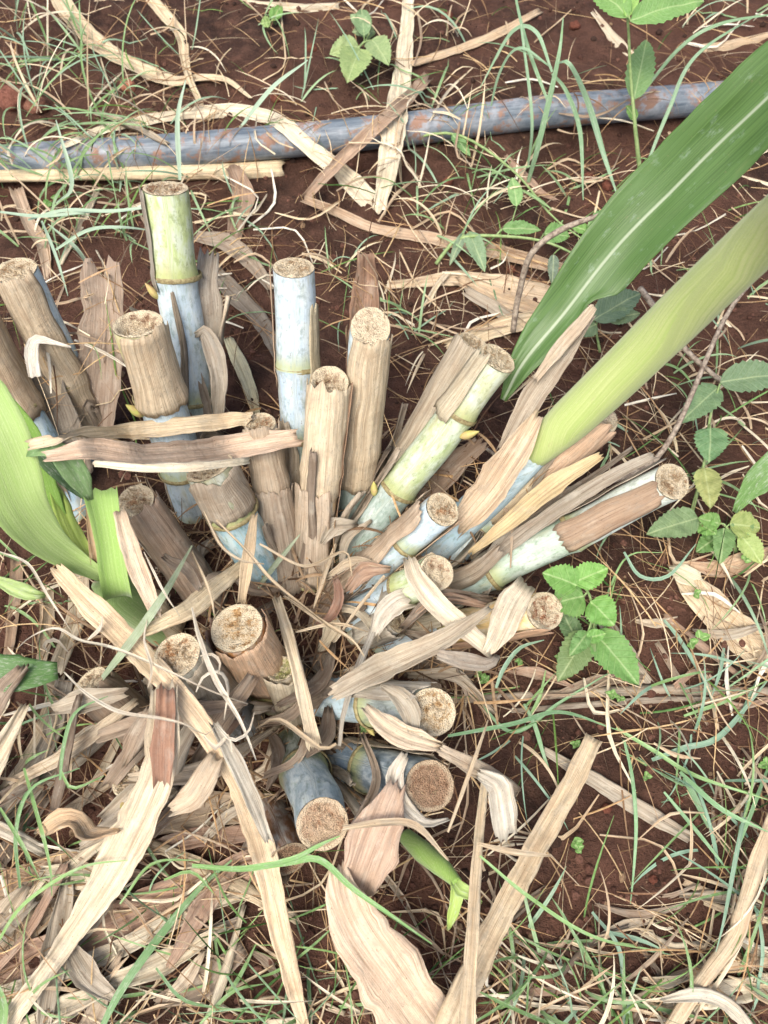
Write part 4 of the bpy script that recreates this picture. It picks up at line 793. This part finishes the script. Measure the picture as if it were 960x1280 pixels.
weed('grey-green toothed weed with several leaves right of the clump', [(865, 640, .0), (880, 580, .03), (888, 520, .05), (900, 480, .065)],
     [((898, 484, .06), (848, 530, .06), 36, WB), ((888, 535, .05), (886, 578, .045), 40, S(112, 156, 104)), ((900, 478, .065), (985, 468, .07), 40, S(122, 152, 112)), ((872, 648, .02), (808, 668, .025), 38, S(134, 162, 110)), ((880, 585, .03), (888, 636, .03), 32, S(184, 190, 110)), ((875, 655, .015), (895, 668, .02), 24, WG)])
weed('low yellowing weed under the smooth leaf tip', [(920, 690, .0), (915, 670, .012), (905, 655, .02)],
     [((912, 655, .02), (950, 660, .02), 34, S(160, 176, 92)), ((905, 660, .018), (900, 705, .015), 26, S(118, 158, 90)), ((925, 668, .018), (952, 705, .012), 28, S(170, 192, 104)), ((900, 655, .02), (872, 648, .02), 22, S(124, 170, 80)), ((918, 672, .015), (938, 640, .02), 26, S(128, 160, 100)), ((895, 672, .012), (870, 690, .01), 24, WD)])
weed('upright weed with four leaves on a thin stem behind the pipe', [(802, 232, .0), (795, 170, .05), (788, 90, .10), (786, 45, .13), (784, 18, .15)],
     [((786, 22, .15), (734, -18, .15), 34, S(124, 172, 84)), ((788, 26, .15), (880, 2, .15), 36, S(128, 176, 92)), ((792, 125, .075), (808, 50, .09), 34, S(120, 160, 96)), ((783, 22, .15), (800, -40, .16), 20, S(150, 196, 90)), ((795, 150, .05), (782, 132, .06), 12, WG)], 6)
weed('pale round-leaved weed on soil behind the pipe', [(470, 40, .0), (460, 48, .02), (448, 60, .03)],
     [((450, 62, .03), (434, 104, .028), 40, S(160, 184, 112)), ((465, 50, .03), (486, 82, .03), 30, S(156, 180, 120)), ((448, 58, .03), (412, 68, .03), 28, S(168, 190, 124)), ((455, 45, .03), (452, 12, .03), 22, S(136, 168, 116)), ((462, 42, .03), (438, 18, .03), 18, S(150, 178, 130)), ((468, 40, .02), (440, 40, .02), 18, S(140, 166, 120))])
weed('small seedling weed between dry stalks behind the pipe', [(345, 30, .0), (340, 26, .01)], [((340, 26, .012), (352, 8, .015), 16, WG), ((338, 28, .012), (326, 30, .012), 14, S(150, 180, 100))], 3)
weed('trailing vine with drooping narrow leaves behind the green leaning cane', [(545, 330, .005), (575, 298, .02), (640, 296, .03), (690, 305, .04), (740, 330, .03)],
     [((586, 290, .022), (606, 340, .015), 22, S(140, 170, 130)), ((580, 292, .022), (562, 332, .012), 12, S(136, 160, 130)), ((628, 286, .03), (676, 288, .03), 18, S(120, 166, 92)), ((680, 292, .035), (712, 296, .035), 26, S(112, 160, 80)), ((692, 318, .03), (690, 356, .015), 14, S(130, 150, 130)), ((646, 258, .03), (640, 222, .035), 18, S(140, 186, 110))], 5)
weed('slender vine arching between the pipe and the broad green blade', [(500, 175, .01), (570, 168, .03), (640, 212, .03), (690, 270, .03), (730, 300, .03)],
     [((565, 168, .03), (588, 196, .02), 14, S(118, 164, 96)), ((690, 262, .035), (640, 232, .03), 4, S(130, 170, 110))], 4)
weed('grey-green leaves half hidden under the broad green blade', [(750, 440, .0), (745, 410, .02), (750, 395, .03)],
     [((742, 400, .03), (802, 366, .035), 36, S(112, 140, 112)), ((745, 405, .025), (720, 420, .02), 26, S(124, 150, 110)), ((760, 400, .03), (800, 392, .03), 22, S(120, 146, 110))], 4)
weed('green weed leaf pair peeping past the broad blade edge', [(740, 300, .0), (736, 290, .02)], [((736, 288, .025), (772, 262, .03), 24, S(128, 172, 100)), ((736, 290, .02), (712, 282, .02), 14, WG)], 3)
weed('small weed at the right edge under the pale stalk', [(925, 330, .0), (935, 305, .02)], [((935, 305, .02), (972, 285, .03), 26, S(120, 150, 110)), ((932, 308, .02), (912, 340, .02), 20, S(124, 156, 110))], 3)
for u, v, s_ in [(716, 1052, 14), (720, 1060, 11), (862, 803, 12), (875, 798, 14), (958, 955, 12), (868, 742, 10), (700, 822, 8), (602, 842, 10), (606, 850, 9), (652, 826, 9), (765, 868, 9), (775, 872, 8), (808, 970, 8), (452, 912, 8), (62, 252, 10), (72, 248, 9), (720, 930, 8), (930, 700, 10)]:
    r = empty('seedling', at(u, v, .0)); tag(r, 'tiny two-leaved green seedling sprouting from the soil', 'seedling', 'tiny seedlings')
    V, Fc, UV = tube_mesh(catmull([at(u, v, -.004), at(u, v, .012)], 4), .0005, 5); mesh_obj('stem', V, Fc, M['stem'], r, UV)
    a = random.uniform(0, 6.28)
    for k in range(random.choice([2, 3, 4])):
        b_ = a+k*1.57+random.uniform(-.3, .3); weed_leaf(r, (u, v, .012), (u+s_*math.cos(b_), v+s_*.8*math.sin(b_), .014), s_*.75, S(120, 172, 76), 0, .2, 0, 8)

# ================================================================== grass
def blade_mesh(path, w0):
    n = len(path); w = w0*np.interp(np.linspace(0, 1, n), [0, .25, .7, 1], [.55, 1, .75, .08])
    return ribbon_mesh(path, w, curl=.9, wav=.0002, edge=.0, ends=('n', 'n'), nc=3, seed=random.random()*50)
def arc_blade(p, az, el, L, droop, n=11):
    d = np.array([math.cos(az)*math.cos(el), math.sin(az)*math.cos(el), math.sin(el)]); P = [np.array(p, float)]; st = L/(n-1); az2 = random.gauss(0, .06)
    for i in range(n-1):
        d = unit(d+np.array([-math.sin(az), math.cos(az), 0])*az2+np.array([0, 0, -droop/(n-1)*(.5+i/n)])); q = P[-1]+d*st
        gz = float(low_at(q[0], q[1]))+.0015
        if q[2] < gz and i > 1: q[2] = gz; d[2] = max(d[2], -.1)
        P.append(q)
    return np.array(P)
def tuft(u, v, n, L, label, group, cols, w=(.0012, .0030), el=(.35, 1.25), name='grass_tuft', dry=.3):
    z = float(low_at(*at(u, v, .01)[:2])); B = at(u, v, min(z, .03)); r = empty(name, B); tag(r, label, 'grass', group)
    for k in range(n):
        p = B+np.array([random.gauss(0, .010), random.gauss(0, .010), -.003]); path = arc_blade(p, random.uniform(0, 6.283), random.uniform(*el), random.uniform(.55, 1.15)*L, random.uniform(.5, 2.4))
        V, Fc, UV = blade_mesh(path, random.uniform(*w)); isd = random.random() < dry
        mesh_obj('blade', V, Fc, M['dry' if isd else 'green'], r, UV, random.choice([STRAW, PALE, TAN]) if isd else random.choice(cols))
GC = [GRN, BGRN, S(132, 168, 104), S(150, 186, 128), S(108, 148, 78), S(142, 178, 142)]
TUFTS = [(20, 40, 11, .13), (70, 75, 12, .13), (45, 130, 13, .13), (110, 60, 11, .12), (95, 150, 12, .12), (150, 120, 12, .12), (20, 200, 10, .12), (130, 185, 11, .11), (75, 225, 10, .10), (190, 160, 8, .10), (240, 215, 8, .08), (150, 235, 9, .08), (30, 300, 9, .09), (95, 290, 7, .09), (160, 300, 7, .08), (230, 60, 6, .10), (330, 20, 6, .10), (300, 255, 7, .08), (-30, 100, 9, .13), (-30, 260, 8, .12), (380, 130, 6, .08), (360, 350, 6, .07), (420, 330, 6, .06)]
for t in TUFTS:
    beh = t[1] < 190; big = t[3] > .105
    tuft(*t, ('long' if big else 'short')+' loose tuft of thin grass '+('behind the pipe' if beh else 'between the pipe and the leftmost canes'), ('long' if big else 'short')+(' tufts behind the pipe' if beh else ' tufts in front of the pipe'), GC)
for t in [(545, 130, 8, .11), (590, 215, 9, .10), (520, 230, 10, .09), (640, 235, 8, .09), (570, 40, 6, .09), (505, 395, 11, .07), (525, 425, 9, .06), (475, 390, 7, .07), (560, 300, 8, .08), (600, 250, 7, .08), (720, 240, 6, .08), (850, 230, 7, .08), (880, 200, 6, .08), (500, 50, 6, .10), (930, 20, 5, .10), (860, 40, 4, .09), (440, 110, 5, .08)]:
    w_ = 'beyond the middle of the pipe' if t[1] < 140 else 'touching the middle of the pipe' if t[1] < 260 else 'just behind the cut canes'
    tuft(*t, 'sparse tuft of fine grass '+w_, 'sparse tufts '+w_, GC, dry=.4)
for t in [(910, 420, 8, .09), (940, 370, 7, .09), (830, 450, 8, .07), (880, 500, 6, .08), (945, 545, 7, .09), (780, 560, 6, .06), (860, 590, 6, .07), (940, 720, 6, .09), (830, 330, 6, .07), (960, 460, 7, .09)]:
    tuft(*t, 'fine grass tuft growing among the toothed weeds', 'grass tufts among the weeds', GC, dry=.5)
for t in [(690, 1190, 11, .09), (730, 1230, 12, .09), (660, 1260, 12, .08), (770, 1270, 11, .08), (640, 1190, 10, .08), (820, 1290, 9, .08), (560, 1240, 7, .07), (610, 1290, 9, .08), (690, 1290, 10, .08), (930, 1260, 7, .08), (740, 1300, 10, .08)]:
    tuft(t[0], t[1], int(t[2]*.8), t[3], 'dense tuft of thin grass at the front edge of the dark soil', 'grass tufts at the front', GC, dry=.4)
for t in [(930, 930, 7, .10), (900, 990, 7, .10), (945, 1040, 8, .10), (890, 1080, 6, .09), (950, 1140, 7, .09), (850, 900, 6, .08), (650, 900, 7, .08), (975, 850, 7, .09), (810, 850, 5, .07)]:
    tuft(*t, 'wiry grass tuft with bluish blades beside the dark soil', 'grass tufts beside the dark soil', [BGRN, S(120, 160, 130), S(140, 180, 150), GRN], dry=.4)
for t in [(20, 960, 8, .08), (60, 1010, 6, .07), (15, 760, 9, .08), (60, 880, 7, .07), (25, 1250, 9, .08), (150, 1260, 9, .08), (215, 1235, 9, .08), (265, 1200, 9, .07), (300, 1260, 10, .08), (240, 1290, 9, .08), (400, 1200, 8, .07), (370, 1270, 9, .07), (440, 1250, 7, .06), (90, 920, 6, .07), (120, 1110, 5, .06), (200, 1110, 5, .06), (30, 690, 7, .06)]:
    tuft(t[0], t[1], max(3, int(t[2]*.5)), t[3], 'grass tuft pushing up through the heap of dead leaves', 'grass tufts in the heap', [GRN, DGRN, S(112, 156, 84), S(136, 176, 96)], dry=.35)
# single blades one can follow
def gblade(label, pts, w, color, group=None, name='green_grass'):
    w *= .78; leaf(name, label, pts, [w*.6, w, w, w*.7, w*.2], color, 'grass', group, mat='green', curl=.8, wav=.0002, edge=0, ends=('n', 'n'), nc=5, thick=0, raster=False, lift=.004, bend=5)
BL = [([(660, 228, .0), (672, 185, .04), (690, 110, .09), (700, 60, .12), (704, 22, .13)], 9), ([(695, 80, .10), (712, 80, .11), (735, 130, .07), (755, 195, .03), (772, 245, .008)], 10), ([(690, 92, .09), (708, 115, .08), (725, 165, .05), (729, 250, .008)], 7),
      ([(690, 90, .09), (670, 40, .11), (640, 40, .10), (600, 110, .05)], 6), ([(690, 85, .09), (650, 60, .10), (625, 90, .07), (610, 150, .02)], 5), ([(686, 130, .07), (660, 60, .09), (645, 0, .10), (640, -30, .11)], 6), ([(660, 210, .01), (665, 150, .06), (655, 60, .10), (645, -10, .12)], 5), ([(805, 215, .01), (835, 140, .05), (870, 70, .08), (960, 10, .10)], 6), ([(800, 120, .04), (850, 60, .08), (900, 30, .10), (985, 15, .1)], 6)]
for p, w in BL: gblade('tall blue-green grass blade of the arching tuft over the pipe', p, w, random.choice([S(128, 168, 120), S(136, 174, 132)]), 'arching blades over the pipe')
for p, w in [([(0, 265, .05), (50, 270, .06), (110, 265, .06), (180, 260, .06)], 6), ([(35, 275, .05), (80, 263, .06), (140, 264, .065), (200, 258, .07), (250, 262, .06)], 6), ([(70, 312, .05), (110, 288, .07), (150, 284, .075), (190, 288, .06)], 6), ([(52, 276, .03), (70, 320, .03), (85, 370, .02)], 5), ([(70, 255, .01), (90, 230, .04), (70, 150, .08)], 7), ([(115, 340, .0), (95, 310, .03), (60, 280, .05)], 6), ([(225, 225, .04), (222, 150, .08), (232, 100, .10)], 8), ([(300, 160, .03), (340, 110, .06), (385, 75, .08)], 7)]:
    gblade('pale silvery grass blade reaching toward the tall pale cane', p, w, S(164, 192, 164), 'silvery blades at the far left')
for p, w in [([(590, 995 - 130), (640, 915), (700, 878), (760, 842)], 6), ([(560, 920), (640, 905), (700, 890), (770, 912)], 7), ([(655, 880), (668, 905), (680, 945), (690, 972)], 7), ([(780, 925), (790, 970), (795, 1030), (792, 1090), (788, 1130)], 6), ([(770, 910), (820, 940), (870, 970), (960, 1000)], 7), ([(815, 950), (855, 935), (900, 920), (960, 850)], 9), ([(855, 972), (870, 1000), (885, 1035)], 10), ([(850, 965), (900, 1010), (960, 1040)], 8), ([(830, 990), (880, 1050), (915, 1095)], 6), ([(935, 1000), (920, 1070), (905, 1150), (895, 1190)], 7), ([(960, 960), (930, 1040), (915, 1080)], 6), ([(600, 1070), (660, 1120), (740, 1170), (830, 1190)], 6), ([(740, 1140), (775, 1190), (780, 1280), (790, 1320)], 7), ([(760, 1165), (800, 1175), (830, 1188)], 7), ([(700, 820), (740, 790), (780, 700), (830, 690)], 4), ([(780, 690), (800, 720), (835, 720), (870, 680)], 6), ([(830, 775), (850, 800), (880, 850), (895, 890)], 7), ([(905, 810), (900, 840), (890, 870)], 6), ([(855, 895), (910, 875), (960, 850)], 6), ([(620, 860), (630, 835), (650, 810), (680, 800)], 7), ([(660, 900), (675, 870), (682, 838)], 6)]:
    gblade('wiry blue-green grass blade lying over the soil right of the clump', p, w, random.choice([S(128, 176, 118), S(134, 172, 142), S(142, 186, 104)]), 'wiry blades on the right')
for p, w in [([(120, 1300), (150, 1240), (200, 1170), (250, 1110), (290, 1075)], 13), ([(-10, 1190), (30, 1130), (100, 1085), (160, 1075)], 6), ([(25, 1110), (20, 1040), (40, 985), (100, 960)], 6), ([(75, 975), (80, 930), (95, 890), (135, 870)], 6), ([(75, 960), (90, 985), (130, 970)], 5), ([(150, 1130), (190, 1080), (250, 1075)], 5), ([(280, 1250), (300, 1220), (320, 1180)], 7), ([(250, 1280), (290, 1240), (330, 1230)], 6), ([(30, 960), (60, 1070), (65, 1120)], 6), ([(0, 1010), (30, 1060), (50, 1100)], 6), ([(195, 1210), (230, 1250), (290, 1262)], 5), ([(205, 1100), (240, 1090), (270, 1120)], 5), ([(0, 1300), (5, 1260), (-5, 1225)], 14)]:
    gblade('bright green grass blade lying over the heap of dead leaves', p, w, random.choice([S(124, 168, 84), S(140, 184, 96), S(112, 158, 92)]), 'green blades over the heap')
gblade('long green grass blade bending below the dark front cane', [(240, 1082), (300, 1086), (360, 1078), (400, 1075), (440, 1110), (490, 1145), (540, 1180)], 10, S(128, 180, 92))
gblade('short green blade forking from the blade below the front cane', [(330, 1082), (370, 1072), (400, 1056), (425, 1045)], 8, S(136, 184, 98))
gblade('mottled grey-green leaf blade slanting over the ragged stout cane', [(128, 848), (150, 820), (180, 780), (210, 735), (240, 682)], 14, S(160, 176, 140))
gblade('grey-green flat blade standing in the heart of the clump', [(322, 735, .03), (345, 705, .045), (375, 668, .065)], 9, S(160, 172, 140))
for p, w in [([(20, 812), (40, 795), (70, 785), (100, 800), (135, 808), (180, 825), (260, 862), (310, 880)], 5), ([(80, 840), (110, 868), (150, 890), (200, 898), (230, 905), (258, 918), (270, 905)], 6), ([(240, 760), (250, 800), (270, 850), (300, 900), (320, 950)], 9), ([(0, 690), (35, 705), (60, 745), (90, 790)], 5), ([(60, 815), (55, 805), (70, 800), (85, 815)], 6), ([(245, 865), (255, 845), (275, 840), (285, 860), (280, 900)], 6), ([(250, 820), (265, 818), (275, 828), (272, 845)], 5), ([(185, 860), (190, 835), (180, 800), (185, 770)], 5), ([(270, 905), (290, 925), (310, 915), (318, 890)], 6), ([(180, 690), (205, 740), (225, 770)], 4), ([(110, 800), (125, 785), (128, 770)], 7), ([(255, 920), (270, 935), (285, 920), (290, 940)], 8)]:
    leaf('curled_fibre', 'white curled strip of dead leaf over the ragged stout cane', p, [w*.25, w*.7, w*.8, w*.5, w*.15], S(206, 194, 174), 'dry leaf', 'white curled strips', curl=1.2, wav=.0006, lift=.006, bend=5, thick=0, nc=5, raster=False)
for p, w in [([(255, 640), (275, 680), (300, 700), (330, 705)], 4), ([(270, 650), (310, 690), (345, 730), (420, 790)], 4), ([(325, 680), (380, 708), (430, 690), (440, 720)], 4), ([(420, 680), (405, 720), (392, 760)], 6), ([(355, 745), (400, 775), (440, 800), (455, 820)], 5), ([(370, 790), (420, 780), (460, 790)], 4), ([(480, 720), (440, 770), (420, 800)], 4), ([(240, 690), (262, 740), (268, 770)], 4), ([(420, 930), (400, 935), (350, 900), (320, 910)], 6), ([(560, 1040), (580, 985), (600, 930), (610, 900)], 5), ([(430, 1035), (480, 1028), (520, 1032), (560, 1075)], 9), ([(600, 1055), (640, 1065), (690, 1070)], 8)]:
    leaf('dry_fibre', 'thin tan dead fibre crossing the heart of the clump', p, [w*.6, w, w, w*.3], S(190, 166, 130), 'dry leaf', 'thin fibres in the clump', curl=1., lift=.006, bend=4, thick=0, nc=5, raster=False)

# loose straws, each one followed over the ground
LOW[0] = True
def straw_spot():
    while True:
        u, v = random.uniform(-20, 980), random.uniform(-20, 1300)
        if ((u-360)/330)**2+((v-700)/330)**2 < 1 and random.random() < .9: continue
        if 650 < u < 890 and 920 < v < 1170 and random.random() < .85: continue
        return u, v
for i in range(230):
    u, v = straw_spot(); a = random.gauss(0, .8) if random.random() < .7 else random.uniform(0, 6.28); sc_ = .55+.6*min(1, v/900); L = random.uniform(40, 150)*sc_; k = random.gauss(0, .7); a2 = a+k
    wo, co = random.choice([('golden', STRAW), ('cream', PALE), ('tan', TAN), ('brown', S(170, 142, 112)), ('white', WHITE)]); wo = ('long ' if L > 90 else 'short ')+wo
    pl = 'beyond the pipe' if v < 195-u*.1 else 'behind the canes' if v < 480 else 'right of the clump' if v < 900 and u > 500 else 'among the heaped dead leaves' if u < 330 else 'in front of the clump'
    leaf('dry_straw', wo+' strand of dead grass lying '+pl, [(u, v), (u+.5*L*math.cos(a), v+.5*L*math.sin(a)), (u+.5*L*math.cos(a)+.5*L*math.cos(a2), v+.5*L*math.sin(a)+.5*L*math.sin(a2))],
         [random.uniform(1.5, 3), random.uniform(2.2, 5.5)*sc_, random.uniform(1, 2)], co, 'dry grass', wo+' straws '+pl, curl=1.2, lift=random.uniform(.001, .006), bend=7, thick=0, nc=4, step=.012, raster=False, ends=('n', 'n'))

# fine litter and fine grass nobody could count
def strands(name, label, cat, count, spot, Lr, wr, cols, el, droop, lift):
    VV, FF, TT = [], [], []; k = 0
    for _ in range(count):
        u, v = spot(); p = at(u, v, .0)
        if not (X0 < p[0] < X1 and Y0 < p[1] < Y1): continue
        h = float(low_at(p[0], p[1]))
        p[2] = h+random.random()**2*lift
        path = arc_blade(p, random.uniform(0, 6.283), random.uniform(*el), random.uniform(*Lr), random.uniform(*droop), 8); n = len(path); w0 = random.uniform(*wr)
        T = unit(np.gradient(path, axis=0)); S_ = unit(np.cross(T, unit(CAM-path)+.8*np.random.randn(3)))
        w = w0*np.interp(np.linspace(0, 1, n), [0, .5, 1], [.7, 1, .2])[:, None]/2; up_ = np.array([0, 0, 1.])*w*.5
        V = np.stack([path-S_*w, path+up_, path+S_*w], 1).reshape(-1, 3); VV.append(V); FF += grid_faces(n, 3, False, k); c = random.choice(cols); f = random.uniform(.75, 1.1); TT += [(c[0]*f, c[1]*f, c[2]*f, 1)]*len(V); k += len(V)
    return tag(mesh_obj(name, np.vstack(VV), FF, M['strand'], tint=TT), label, cat, None, 'stuff')
def sp_all():
    while True:
        u, v = random.uniform(-320, 1280), random.uniform(-220, 1400)
        if 650 < u < 900 and 930 < v < 1180 and random.random() < .86: continue
        if nz(u*.008, v*.008, 4.) < -.28 and random.random() < .75: continue
        return u, v
strands('dry_grass_litter', 'fine tangled litter of dead grass over the red soil', 'litter', 5600, sp_all, (.02, .095), (.0005, .0016), [STRAW, PALE, TAN, S(180, 152, 118), S(150, 122, 92), S(130, 100, 76), GREY], (-.05, .35), (.2, 1.2), .012)
def sp_green():
    while True:
        u, v = random.uniform(-150, 1110), random.uniform(-120, 1350)
        if 640 < u < 900 and 920 < v < 1180 and random.random() < .85: continue
        d = 1. if (u < 330 and v < 320) or (v > 1130 and u > 180) or (u < 90 and v > 680) or (u > 850 and v > 840) else (.35 if v < 460 or u > 640 else .08)
        if random.random() < d: return u, v
strands('low_green_grass', 'fine low green grass growing through the litter', 'grass', 520, sp_green, (.03, .09), (.0008, .0022), [GRN, BGRN, DGRN, S(140, 176, 110), S(120, 160, 96)], (.1, 1.1), (.4, 2.), .004)
def sp_heart():
    while True:
        a = random.uniform(0, 6.28); q = random.random()**.5; return 385+250*q*math.cos(a), 760+260*q*math.sin(a)
strands('shredded_leaf_litter', 'shredded dead leaf fibres packed between the cane bases', 'litter', 700, sp_heart, (.015, .055), (.0008, .0030), [S(150, 128, 104), S(120, 98, 76), S(172, 148, 118), S(96, 76, 58), TAN], (-.05, .7), (.2, 1.5), .03)
